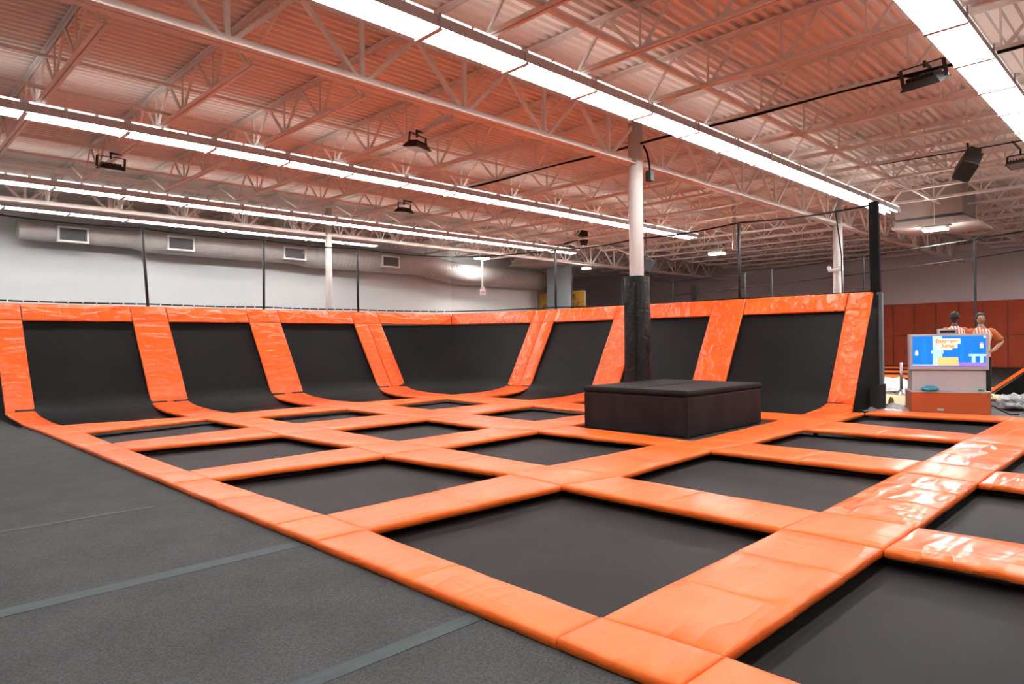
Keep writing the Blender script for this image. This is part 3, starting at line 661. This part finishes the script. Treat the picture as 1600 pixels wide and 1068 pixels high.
# ---------------------------------------------------------------- hanging air unit
t = thing('air_unit', 'big stepped white air unit hanging from the roof at right', 'air unit', (22.5, 5.4, 4.45))
MB().box(22.0, 23.6, 4.55, 6.22, 4.74, 5.65).build('body', unitm, t)
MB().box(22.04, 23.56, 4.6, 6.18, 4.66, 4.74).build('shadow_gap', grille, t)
MB().hexa([(21.95,4.24,4.50),(23.8,4.24,4.50),(23.8,6.26,4.50),(21.95,6.26,4.50),(22.0,4.5,4.66),(23.7,4.5,4.66),(23.7,6.22,4.66),(22.0,6.22,4.66)]).build('diffuser', unitm, t)
MB().box(21.9,23.85,4.2,6.3,4.44,4.50).build('lip', unitm, t)
t = thing('air_unit', 'beige hanging air unit beside the grey pier', 'air unit', (22.6, 20.9, 4.6))
MB().box(22.0, 23.4, 20.4, 22.0, 4.95, 5.66).build('body', unitm, t)
MB().hexa([(21.8,20.2,4.75),(23.6,20.2,4.75),(23.6,22.2,4.75),(21.8,22.2,4.75),(22,20.4,4.95),(23.4,20.4,4.95),(23.4,22,4.95),(22,22,4.95)]).build('diffuser', unitm, t)

# ---------------------------------------------------------------- floodlights and ceiling equipment
glass = mat('flood_glass', (.55, .52, .5), .15)
def flood(x, y, z, rz, tilt, label, jx, sc=1.):
    t = thing('floodlight', label, 'floodlight', (x, y, z), 'black floodlights on the joists', rz, local=True)
    R_ = Matrix.Rotation(tilt, 4, 'X')
    def tr(mb):
        mb.v = [R_ @ (v*sc) for v in mb.v]; return mb
    tr(MB().hexa([(-.22,-.16,-.03),(.22,-.16,-.03),(.22,.16,-.03),(-.22,.16,-.03),(-.17,-.11,.05),(.17,-.11,.05),(.17,.11,.05),(-.17,.11,.05)])).build('housing', black, t)
    fins = MB()
    for k in range(7): fins.box(-.15+k*.05-.006, -.15+k*.05+.006, -.10, .10, .05, .09)
    tr(fins).build('cooling_fins', black, t)
    tr(MB().box(-.19,.19,-.13,.13,-.036,-.03)).build('glass', glass, t)
    tr(MB().bar((-.235,0,.0),(-.235,0,.2),.012,.04,(1,0,0)).bar((.235,0,.0),(.235,0,.2),.012,.04,(1,0,0)).bar((-.235,0,.2),(.235,0,.2),.04,.012)).build('yoke', black, t)
    q_ = Matrix.Rotation(-rz, 3, 'Z') @ Vector((jx-x, 0, 0)); MB().bar((0,0,.17*sc),(0,0,5.02-z),.03).bar((0,0,5.0-z),(q_.x,q_.y,5.0-z),.03).build('mount', black, t)
    return t
flood(3.70, 14.5, 4.72, .0, .15, 'black floodlight under the joists at upper left', 3.88)
flood(7.15, 9.5, 4.72, .3, .12, 'black floodlight with yoke between upper left girder and third light row', 7.28)
flood(10.4, 14.4, 4.72, .2, .1, 'black floodlight hanging between third and fourth light rows', 10.68)
flood(10.35, 2.55, 4.74, 1.4, -.45, 'black floodlight on the cable left of the nearest light row', 10.68, 1.15)
flood(16.65, 2.45, 4.72, 1.4, .2, 'black floodlight cut by the right picture edge', 15.78)
t = thing('stage_light', 'tilted black box light hanging left of the nearest light row end', 'stage light', (15.4, 3.09, 4.6), None, .7, local=True)
R_ = Matrix.Rotation(.55, 4, 'Y') @ Matrix.Rotation(.5, 4, 'X')
def trr(mb): mb.v = [R_ @ v for v in mb.v]; return mb
trr(MB().box(-.24,.24,-.15,.15,-.2,.16)).build('housing', black, t, bevel=.02)
trr(MB().box(-.2,-.1,-.1,.1,.16,.3)).build('control_head', black, t)
trr(MB().box(-.07,.09,-.157,-.15,-.05,.05)).build('plate', mat('dark_plate', (.09,.085,.08), .5), t)
trr(MB().box(.20,.245,-.155,-.10,-.2,.12)).build('front_rim', chrome, t)
MB().bar((-.05,0,.2),(0,0,.42),.03).bar((0,0,.42),(.34,-.22,.42),.03).build('mount', black, t)
t = thing('projector_pipe', 'black-hooded white cylinder lamp beside fourth light row end', 'stage light', (20.0, 16.6, 5.0))
MB().tube([(20,17.15,5.22),(20,16.45,5.36)], .12, 14).build('barrel', colm, t, smooth=True)
MB().tube([(20,16.5,5.36),(20,16.30,5.38),(20,16.28,5.1),(20,16.28,4.9)], [.15,.20,.17,.11], 14).build('hood', black, t, smooth=True)
MB().bar((20,17.25,5.06),(20,16.6,5.14),.07).build('bracket', black, t)
MB().bar((20,16.7,5.2),(20,16.7,5.64),.03).build('mount', black, t)
tag(MB().tube([(20,10.23,4.12),(20,10.23,5.64)], .06, 12).build('drop_pipe', colm, smooth=True), 'short white pipe dropping from the roof behind the right net', 'pipe')
t = thing('loudspeaker', 'tilted dark loudspeaker hanging right of the near column', 'speaker', (20.0, 13.5, 3.95), None, -.7, local=True)
mb = MB().hexa([(-.2,-.16,-.22),(.2,-.16,-.22),(.16,.16,-.22),(-.16,.16,-.22),(-.2,-.16,.22),(.2,-.16,.22),(.16,.16,.22),(-.16,.16,.22)]); R_ = Matrix.Rotation(.35, 4, 'X') @ Matrix.Rotation(.3, 4, 'Y')
mb.v = [R_ @ v for v in mb.v]; mb.build('cabinet', mat('speaker_grey', (.05,.05,.055), .7), t, bevel=.02)
MB().bar((0,.05,.15),(0,.05,1.66),.025).build('hanger', black, t)
# cables and conduit
def cable(pts, r, label, m=web):
    return tag(MB().tube(pts, r, 6).build('cable', m, smooth=True), label, 'cable')
cable([(10.64, y0, 4.985+.012*math.sin(y0*2.1)) for y0 in [0+.4*k for k in range(33)]], .022, 'black cable tied along the joist above the near column')
cable([(10.4,2.9,4.95),(10.36,2.75,4.86),(10.36,2.6,4.85)], .01, 'short black lead feeding the floodlight left of nearest row')
cable([(10.75,7.3,4.98),(10.85,7.28,4.85),(10.9,7.26,4.6),(10.88,7.25,4.5)], .02, 'black lead looping beside the near column top')
cable([(15.78, y0, 4.985+.012*math.sin(y0*1.7)) for y0 in [0+.4*k for k in range(13)]], .012, 'thin black cable along the joist above the tilted box light')
tag(MB().box(10.84,10.96,7.2,7.32,4.32,4.52).build('junction_box', black, bevel=.01), 'small black box hanging by the near column top', 'box')
tag(MB().tube([(7.3,9.3,5.06),(7.34,8.8,5.12)], .07, 12).build('junction_box', steel), 'round white junction box on the joist above the yoke floodlight', 'box')

# ---------------------------------------------------------------- far right: wall padding, pads, net
t = thing('wall_padding', 'rust orange padded panels covering the lower far right wall', 'padding', (X1-.05, 8, 0))
y = 2.2
while y < 15:
    for z0, z1 in ((-.06, 1.34), (1.355, 2.86)):
        MB().box(X1-.1, X1-.01, y+.01, y+.89, z0, z1).build('panel', shaded, t, bevel=.025)
    y += .9
for k, (x0, x1) in enumerate(((21.9, 22.8), (25.0, 25.9), (28.3, 29.2), (31.8, 32.7))):
    ya, yb = .262*x0-1.2, .262*x0+4.5
    pad('far_pad', quadP((x0,ya,.02),(x1,ya,.02),(x1,yb,.02),(x0,yb,.02)), 'orange pad strip on the far court, %s before the padded wall' % ORD[3-k], thick=.1, nu=6, nv=12, group='far orange pad strips')
t = thing('far_court', 'far trampoline court with orange pad strips behind the right wall', 'court', (20, 12, -.06))
for x0 in (15.2, 17.3, 19.4, 21.6): MB().box(x0, x0+.85, 9.95, 19.2, -.05, .03).build('pad', vinyl, t, bevel=.02)
for y0 in (9.0, 12.2, 15.4, 18.6): MB().box(15.2, 24.7, y0, y0+.85, -.05, .04).build('pad', vinyl, t, bevel=.02)
MB().box(15.1, 24.75, 8.9, 19.4, -.06, -.04).build('jumping_mat', bed, t)
t = thing('trampoline', 'far flat black beds between orange strips by the padded wall', 'trampoline', (23, 6.5, -.4))
MB().box(21.8,34.6,3.4,14.,-.05,-.035).build('jumping_mat', bed, t)
t = thing('sloped_trampoline', 'black sloped bed with orange edge at the right picture edge', 'trampoline', (19, 2.4, 0))
MB().hexa([(18.9,3.35,-.06),(19.6,3.35,-.06),(19.6,1.0,-.06),(18.9,1.0,-.06),(18.9,3.30,.02),(19.6,3.30,.02),(19.6,1.0,1.95),(18.9,1.0,1.95)]).build('side_panel', blackf, t)
MB().hexa([(18.85,3.42,-.02),(19.7,3.42,-.02),(19.7,1.0,1.95),(18.85,1.0,1.95),(18.85,3.42,.06),(19.7,3.42,.06),(19.7,1.0,2.06),(18.85,1.0,2.06)]).build('edge_pad', vinyl, t)
t = thing('far_net', 'thin black net standing before the far right wall', 'net', (22, 8, 0))
fy = [1.5, 4.27, 7.1, 9.92, 10.86, 13.7, 16.0, 18.6]; fz = [4.2, 3.95, 3.75, 3.6, 3.55, 3.45, 3.75, 4.2]
for k in range(len(fy)):
    MB().tube([(22,fy[k],0),(22,fy[k],fz[k])], .03, 6).build('post', black, t)
MB().tube([(22,a,b_) for a, b_ in zip(fy, fz)], .018, 6).build('top_rope', web, t)
MB().tube([(22,a,b_-.5) for a, b_ in zip(fy[:6], fz[:6])], .012, 6).build('middle_rope', web, t)
for k in range(len(fy)-1): MB().quad((22,fy[k],.2),(22,fy[k+1],.2),(22,fy[k+1],fz[k+1]),(22,fy[k],fz[k])).build('netting', netm, t)
tag(MB().box(21.8,21.95,12.7,12.85,0,3.25).build('frame_post', blackf, bevel=.01), 'thick dark post standing behind the right wall net', 'post')

# ---------------------------------------------------------------- arcade kiosk
KR = math.atan2(-.917, .40)
k = thing('arcade_kiosk', 'white and orange game kiosk with blue screen beyond the trampolines', 'kiosk', (14.10, 3.13, -.06), None, KR, local=True)
MB().box(-.612,.612,0,.62,0,.385).build('base', korange, k, bevel=.01)
MB().box(-.617,.617,-.005,.62,.385,.41).build('ledge', kwhite, k)
MB().box(-.575,.575,.13,.58,.41,.775).build('cabinet', kwhite, k, bevel=.01)
MB().box(-.57,.57,.135,.58,.775,.787).build('joint', black, k)
MB().box(-.615,.615,.09,.30,.787,1.43).build('bezel', kwhite, k, bevel=.012)
sb = MB().box(-.565,.565,.082,.09,.855,1.395).build('screen', flat('screen_blue', (.0, .15, .72), 1.), k)
MB().box(-.15,.14,.10,.26,1.43,1.53).build('sensor_housing', kwhite, k, bevel=.01)
MB().box(-.125,.105,.092,.10,1.455,1.50).build('sensor_window', black, k)
MB().box(-.2,-.1,-.008,0,.06,.1).build('lock_plate', kwhite, k)
tag(sb, 'bright blue game picture with yellow title')
PLOC[sb.name] = Vector((0,0,0))
def S2(x0, x1, z0, z1, d=.080): # screen units 0..1
    X = lambda a: -.565+1.13*a; Z = lambda a: .855+.54*a
    return (X(x0), X(x1), d-.0008, d, Z(z0), Z(z1))
def pic(rects, name, m):
    for r3 in rects: MB().box(*r3).build(name, m, sb)
pic([S2(.28,.41,.02,1), S2(.26,.43,.42,.52), S2(.0,.30,.02,.06)], 'picture_column', flat('screen_pale', (.35,.62,.95), 1))
pic([S2(.77,1,.33,.40), S2(.81,.86,.12,.33), S2(.92,.965,.12,.33), S2(.97,1,.93,1.)], 'picture_bench', flat('screen_ice', (.36,.68,.95), 1))
pic([S2(.62,1,.0,.13), S2(0,.35,0,.02)], 'picture_ground', flat('screen_violet', (.22,.15,.62), 1))
pic([S2(.13,.20,.1,.9,.0808), S2(.66,.70,.14,.9,.0808)], 'picture_tint', flat('screen_blue_light', (.0,.19,.75), .9))
pic([S2(.30,.66,.74,.92,.079), S2(.36,.62,.60,.78,.079), S2(.33,.55,.54,.64,.079)], 'title_cloud', flat('screen_cream', (.70,.74,.72), .85))
pic([S2(.345,.63,.02,.30,.079)], 'picture_crate', flat('screen_yellow', (.74,.50,.17), .9))
pic([S2(.40,.58,.14,.16,.0782), S2(.39,.41,.15,.2,.0782), S2(.57,.59,.15,.2,.0782)], 'picture_crate_mark', flat('screen_olive', (.6,.6,.2), 1))
pic([S2(.035,.075,.36,.48,.079), S2(.92,.965,.60,.72,.079)], 'picture_lantern', flat('screen_white', (.9,.88,.85), 1))
pic([S2(.04,.07,.48,.53,.079), S2(.925,.96,.72,.78,.079)], 'picture_lantern_top', flat('screen_orange', (.9,.35,.12), 1))
ym = flat('screen_gold', (.85,.27,.02), .8)
def stxt(s, x, z, size):
    o = text(s, size, ym, sb, Matrix.Translation((-.545+1.09*x, .0775, .855+.54*z)) @ Matrix.Rotation(math.pi/2, 4, 'X'), 'title_lettering', .0006, off=.0045); return o
stxt('Extreme', .48, .83, .105); stxt('Jump', .49, .68, .098)
def kp(x, y, z): return Vector((14.10,3.13,-.06)) + Matrix.Rotation(KR, 3, 'Z') @ Vector((x, y, z))
# bag and gadget on the ledge
def blob(name, c, r, m, label, cat, seed=0, amp=.25, nu=20, nv=12):
    mb = MB()
    def P(s, q):
        a, b2 = 2*math.pi*s, math.pi*q; d = Vector((math.cos(a)*math.sin(b2), math.sin(a)*math.sin(b2), math.cos(b2)))
        n = 1+amp*noise.noise(d*2.3+Vector((seed,0,0)))+amp*.5*noise.noise(d*6+Vector((0,seed,0)))
        z = d.z*r[2]*n; return Vector(c)+Vector((d.x*r[0]*n, d.y*r[1]*n, max(z, -r[2]*.55)))
    mb.grid(P, nu, nv); return tag(mb.build(name, m, smooth=True), label, cat)
blob('plastic_bag', kp(-.30,.065,.44), (.15,.14,.055), mat('turquoise_plastic', (.01,.32,.5), .35), 'crumpled turquoise plastic bag on the kiosk ledge', 'bag', 3)
blob('gadget', kp(.48,.06,.425), (.05,.05,.025), mat('green_plastic', (.05,.25,.06), .4), 'small green and black thing on the kiosk ledge end', 'object', 5, .15)
# black panel leaning at the wall end
t = MB().hexa([(13.6,4.15,-.06),(13.66,4.18,-.06),(13.92,4.42,-.06),(13.86,4.45,-.06),(13.62,4.16,.50),(13.68,4.19,.50),(13.93,4.43,.44),(13.87,4.46,.44)])
t = MB().hexa([(13.9,4.14,-.06),(13.96,4.14,-.06),(14.0,4.50,-.06),(13.94,4.50,-.06),(13.94,4.14,.46),(13.99,4.14,.46),(14.03,4.50,.36),(13.98,4.50,.36)])
tag(t.build('dark_panel', mat('charcoal_board', (.03,.031,.03), .6), bevel=.01), 'square charcoal board leaning at the right wall end', 'board')
# stanchion
t = thing('stanchion', 'short metal post with round foot left of the kiosk', 'stanchion', (17.98, 4.99, -.02))
MB().tube([(17.98,4.99,0),(17.98,4.99,.72)], .035, 12).build('pole', chrome, t, smooth=True)
MB().tube([(17.98,4.99,-.06),(17.98,4.99,-.03),(17.98,4.99,.0),(17.98,4.99,.08)], [.20,.19,.12,.04], 20).build('foot', chrome, t, smooth=True)
# foam, plywood, plastic
tag(MB().hexa([(14.9,3.9,-.06),(17.3,4.6,-.06),(17.6,5.25,-.06),(15.1,4.55,-.06),(14.9,3.9,-.02),(17.3,4.6,-.02),(17.6,5.25,-.02),(15.1,4.55,-.02)]).build('foam_sheet', foam), 'pale yellow foam sheet on the floor left of the kiosk', 'foam sheet')
t = thing('plywood_platform', 'low plywood platform behind the kiosk', 'platform', (17.8, 2.8, -.06))
MB().box(17.35,18.6,1.2,4.1,-.02,.0).build('deck', foam, t)
MB().box(17.38,17.42,1.2,4.1,-.06,-.02).build('riser', ply, t)
def sheet(x0, x1, y0, y1, zf, label, seed, zb=-.055):
    def P(s, q):
        x = x0+(x1-x0)*s; y = y0+(y1-y0)*q; e2 = min(1, 4*min(s,1-s,q,1-q)+.05)
        return (x+.15*noise.noise(Vector((q*3,seed,0))), y+.15*noise.noise(Vector((s*3,seed,4))), zb+.01+zf*e2*(abs(noise.noise(Vector((x*2.1,y*2.1,seed))))+.6*abs(noise.noise(Vector((x*5,y*5,seed))))))
    return tag(MB().grid(P, 26, 26).build('plastic_sheet', plast, smooth=True), label, 'plastic sheet')
sheet(18.7, 21.5, 3.6, 7.4, .36, 'crumpled clear plastic heaped on the floor behind the stanchion', 2)
sheet(18.6, 21.4, .6, 3.4, .14, 'flat crumpled plastic on the floor behind the plywood platform', 5)
sheet(13.55, 14.6, 3.75, 4.6, .14, 'crumpled plastic beside the charcoal board', 8)
blob('plastic_sheet', (15.7,2.42,.06), (.36,.26,.15), plast, 'crumpled clear plastic bundle right of the kiosk', 'plastic sheet', 9, .5, 28, 16)
cable([kp(.62,.4,.1), kp(.72,.3,.14), kp(.84,.2,.05), kp(.92,.1,.01), kp(1.05,.12,.012)], .012, 'black power lead curling out of the kiosk right side')
t = MB().hexa([(15.9,2.0,-.06),(16.1,2.0,-.06),(16.3,1.2,-.06),(16.1,1.2,-.06),(15.9,2.0,-.0),(16.1,2.0,.0),(16.3,1.2,.0),(16.1,1.2,.0)])
tag(t.build('pad_offcut', vinyl), 'loose orange pad lying beyond the kiosk right side', 'pad')
blob('toy_bottle', (14.55,4.22,.05), (.05,.05,.12), mat('amber', (.35,.2,.03), .3), 'small amber and green object beside charcoal board', 'object', 4, .2)

# ---------------------------------------------------------------- people
skin1 = mat('skin_light', (.55,.31,.21), .5); skin2 = mat('skin_dark', (.12,.06,.04), .5)
hair1 = mat('hair_dark_brown', (.025,.014,.01), .6); hair2 = mat('hair_black', (.008,.007,.007), .7)
stripe = mat('striped_shirt', (.8,.8,.78), .7)
N, L, b = nodes(stripe); tc = N.new('ShaderNodeTexCoord'); sp = N.new('ShaderNodeSeparateXYZ'); L.new(tc.outputs['Object'], sp.inputs[0])
mu = N.new('ShaderNodeMath'); mu.operation = 'MULTIPLY'; mu.inputs[1].default_value = 17; L.new(sp.outputs['X'], mu.inputs[0])
fr = N.new('ShaderNodeMath'); fr.operation = 'FRACT'; L.new(mu.outputs[0], fr.inputs[0]); gt = N.new('ShaderNodeMath'); gt.operation = 'GREATER_THAN'; gt.inputs[1].default_value = .52; L.new(fr.outputs[0], gt.inputs[0])
mx = N.new('ShaderNodeMix'); mx.data_type = 'RGBA'; mx.inputs[6].default_value = (.8,.78,.75,1); mx.inputs[7].default_value = (.75,.17,.06,1); L.new(gt.outputs[0], mx.inputs[0]); L.new(mx.outputs[2], b.inputs['Base Color'])
oshirt = mat('orange_sleeve', (.8,.2,.05), .7); trous = mat('black_trousers', (.012,.012,.013), .8); shoe = mat('white_trainers', (.75,.75,.74), .5); eyem = mat('eye_dark', (.02,.015,.012), .3); lipm = mat('lip', (.42,.17,.14), .5)
def skin(name, V_, E_, R_, m, parent, root=0, lv=2):
    me = bpy.data.meshes.new(name); me.from_pydata(V_, E_, []); me.update()
    o = bpy.data.objects.new(name, me); C.objects.link(o); o.parent = parent; me.materials.append(m)
    md = o.modifiers.new('skin', 'SKIN'); md.use_smooth_shade = True
    for i, sv in enumerate(me.skin_vertices[0].data):
        r4 = R_[i]; sv.radius = r4 if isinstance(r4, tuple) else (r4, r4); sv.use_root = (i == root)
    s2 = o.modifiers.new('sub', 'SUBSURF'); s2.levels = lv; s2.render_levels = lv
    return o
def head(parent, z, sk, hair, face=True, hairlen=.0):
    """egg-shaped head with brow, nose, chin; faces -Y"""
    mb = MB()
    def P(s, q):
        a, b2 = 2*math.pi*s, math.pi*q; d = Vector((math.sin(a)*math.sin(b2), -math.cos(a)*math.sin(b2), math.cos(b2)))
        x, y, zz = d.x*.077, d.y*.098, d.z*.122
        if zz < 0: x *= 1-.28*(-zz/.122)**1.5; y = y*(1-.18*(-zz/.122)) - .012*(-zz/.122)
        fr2 = max(0, -d.y)
        nose = math.exp(-((d.x/.16)**2) - ((zz+.018)/.026)**2)*fr2**3*.026
        sock = sum(math.exp(-((d.x-s3*.36)/.16)**2 - ((zz-.008)/.014)**2) for s3 in (-1,1))*fr2*.010
        return (x, y - nose + sock, z+zz)
    mb.grid(P, 40, 30).build('head', sk, parent, smooth=True)
    if face:
        for s in (-1, 1):
            MB().grid(lambda a, q: (s*.031+.012*math.sin(math.pi*q)*math.cos(2*math.pi*a), -.083-.006*math.cos(math.pi*q)*-1*0-.004*abs(math.sin(math.pi*q)), z+.008+.006*math.sin(math.pi*q)*math.sin(2*math.pi*a)), 10, 5).build('eye', eyem, parent)
            MB().box(s*.032-.018, s*.032+.018, -.094, -.086, z+.024, z+.030).build('eyebrow', hair, parent)
        MB().box(-.022, .022, -.093, -.086, z-.062, z-.054).build('mouth', lipm, parent, bevel=.003)
    for s in (-1, 1):
        MB().tube([(s*.074,.005,z-.03),(s*.083,.012,z-.005),(s*.08,.015,z+.022)], [.008,.014,.01], 8).build('ear', sk, parent, smooth=True)
    hb = MB()
    def Hh(s, q):
        a = 2*math.pi*s; front = max(0, math.cos(a)); side = abs(math.sin(a)); lim = 1.02 + (1-front)*.75 + hairlen
        if front > .3: lim = .98
        b2 = lim*q; d = Vector((math.sin(a)*math.sin(b2), -math.cos(a)*math.sin(b2), math.cos(b2)))
        n = 1+.06*noise.noise(d*9)+.03*noise.noise(d*22); th = .018 if q < .97 else .004
        return (d.x*(.079+th)*n, d.y*(.100+th)*n+.004, z+.012+d.z*(.122+th)*n)
    hb.grid(Hh, 40, 16).build('hair', hair, parent, smooth=True)
def loft(secs, n=28, q=2.6):
    """closed-section loft: secs = (z, half width, half depth, y offset)"""
    def P(a, t):
        x = t*(len(secs)-1); i = min(int(x), len(secs)-2); f = x-i; f = f*f*(3-2*f)*.5+f*.5
        z, w, d, yo = [secs[i][k]*(1-f)+secs[i+1][k]*f for k in range(4)]
        c, s2 = math.cos(2*math.pi*a), math.sin(2*math.pi*a); rr = 1/((abs(c)**q+abs(s2)**q)**(1/q))
        wob = 1+.02*noise.noise(Vector((c*2, s2*2, z*7)))
        return (c*rr*w*wob, s2*rr*d*wob+yo, z)
    return MB().grid(P, n+1, len(secs)*4)
def person(loc, rz, sk, hair, label, arms, face=True):
    t = thing('person', label, 'person', loc, None, rz, local=True)
    V_ = [(0,0,.96),(0,.01,1.12),(0,.0,1.30),(0,.01,1.43),(0,.0,1.52),(0,-.005,1.61)]; R_ = [(.14,.10),(.125,.09),(.145,.10),(.11,.08),(.062,.062),(.058,.058)]
    E_ = [(i, i+1) for i in range(5)]
    for s in (-1, 1):
        n = len(V_); V_ += [(s*.095,0,.88),(s*.11,-.015,.50),(s*.115,.02,.12),(s*.12,-.10,.04)]; R_ += [.085,.06,.045,.04]
        E_ += [(0,n),(n,n+1),(n+1,n+2),(n+2,n+3)]
        sh, el, wr, tip = arms[s]
        n = len(V_); V_ += [sh, Vector(sh).lerp(Vector(el),.5), el, Vector(el).lerp(Vector(wr),.5), wr, tip]; R_ += [.06,.056,.05,.047,.034,(.026,.042)]; E_ += [(3,n)]+[(n+q,n+q+1) for q in range(5)]
    skin('body', V_, E_, R_, sk, t)
    sh_ = loft([(.87,.178,.128,0),(.95,.176,.126,0),(1.08,.166,.118,.005),(1.22,.182,.124,.005),(1.34,.205,.125,.005),(1.42,.205,.108,.01),(1.465,.165,.09,.012),(1.495,.10,.075,.012),(1.52,.07,.068,.008)])
    sh_.build('striped_shirt', stripe, t, smooth=True)
    loft([(.78,.14,.11,0),(.84,.172,.122,0),(.90,.176,.124,0),(.96,.165,.115,0)]).build('trouser_seat', trous, t, smooth=True)
    for s in (-1, 1):
        sh, el, wr, tip = [Vector(q) for q in arms[s]]
        a0 = Vector((s*.13,.01,1.43))
        MB().tube([a0, a0.lerp(sh,.6)+Vector((0,0,.012)), sh, sh.lerp(el,.3), sh.lerp(el,.6), sh.lerp(el,.80)], [.06,.075,.078,.074,.072,.076], 16).build('sleeve', oshirt, t, smooth=True)
        # fingers
        d = (tip-wr).normalized(); side = d.cross(Vector((0,0,1))); side = side.normalized() if side.length > .1 else Vector((1,0,0)); nn = side.cross(d)
        for f in range(4):
            b0 = tip - d*.01 + side*((f-1.5)*.019); l = (.06,.07,.066,.05)[f]
            skin('finger', [b0-d*.03, b0+d*l*.4, b0+d*l*.75-nn*.014, b0+d*l-nn*.03], [(0,1),(1,2),(2,3)], [.0095,.009,.0085,.007], sk, t, lv=1)
        b0 = wr.lerp(tip,.4)+side*.03; skin('thumb', [b0-side*.015, b0+side*.02+d*.03, b0+side*.022+d*.06], [(0,1),(1,2)], [.012,.0105,.0085], sk, t, lv=1)
        MB().tube([(s*.085,0,.90),(s*.095,0,.78),(s*.105,-.005,.62),(s*.112,-.015,.48),(s*.115,0,.30),(s*.117,.015,.085)], [.09,.096,.082,.072,.070,.066], 16).build('trouser_leg', trous, t, smooth=True)
        skin('shoe', [(s*.12,.055,.045),(s*.12,-.03,.05),(s*.125,-.13,.032),(s*.125,-.175,.03)], [(0,1),(1,2),(2,3)], [(.045,.05),(.048,.05),(.046,.034),(.03,.025)], shoe, t, lv=1)
    head(t, 1.695, sk, hair, face)
    return t
person((17.82, 3.36, .0), math.radians(-62), skin1, hair1, 'person facing the camera in striped shirt, one hand on hip, behind kiosk',
    {1: ((.215,.01,1.41), (.42,.06,1.20), (.22,-.07,1.02), (.15,-.12,1.0)), -1: ((-.21,.01,1.41), (-.27,.02,1.13), (-.25,-.08,.90), (-.25,-.10,.82))})
person((17.55, 3.80, .03), math.radians(125), skin2, hair2, 'person seen from behind in striped shirt, mostly hidden by the kiosk',
    {1: ((.215,.01,1.41), (.27,.02,1.13), (.25,-.08,.90), (.25,-.10,.82)), -1: ((-.215,.01,1.41), (-.27,.02,1.13), (-.25,-.08,.90), (-.25,-.10,.82))}, face=True)
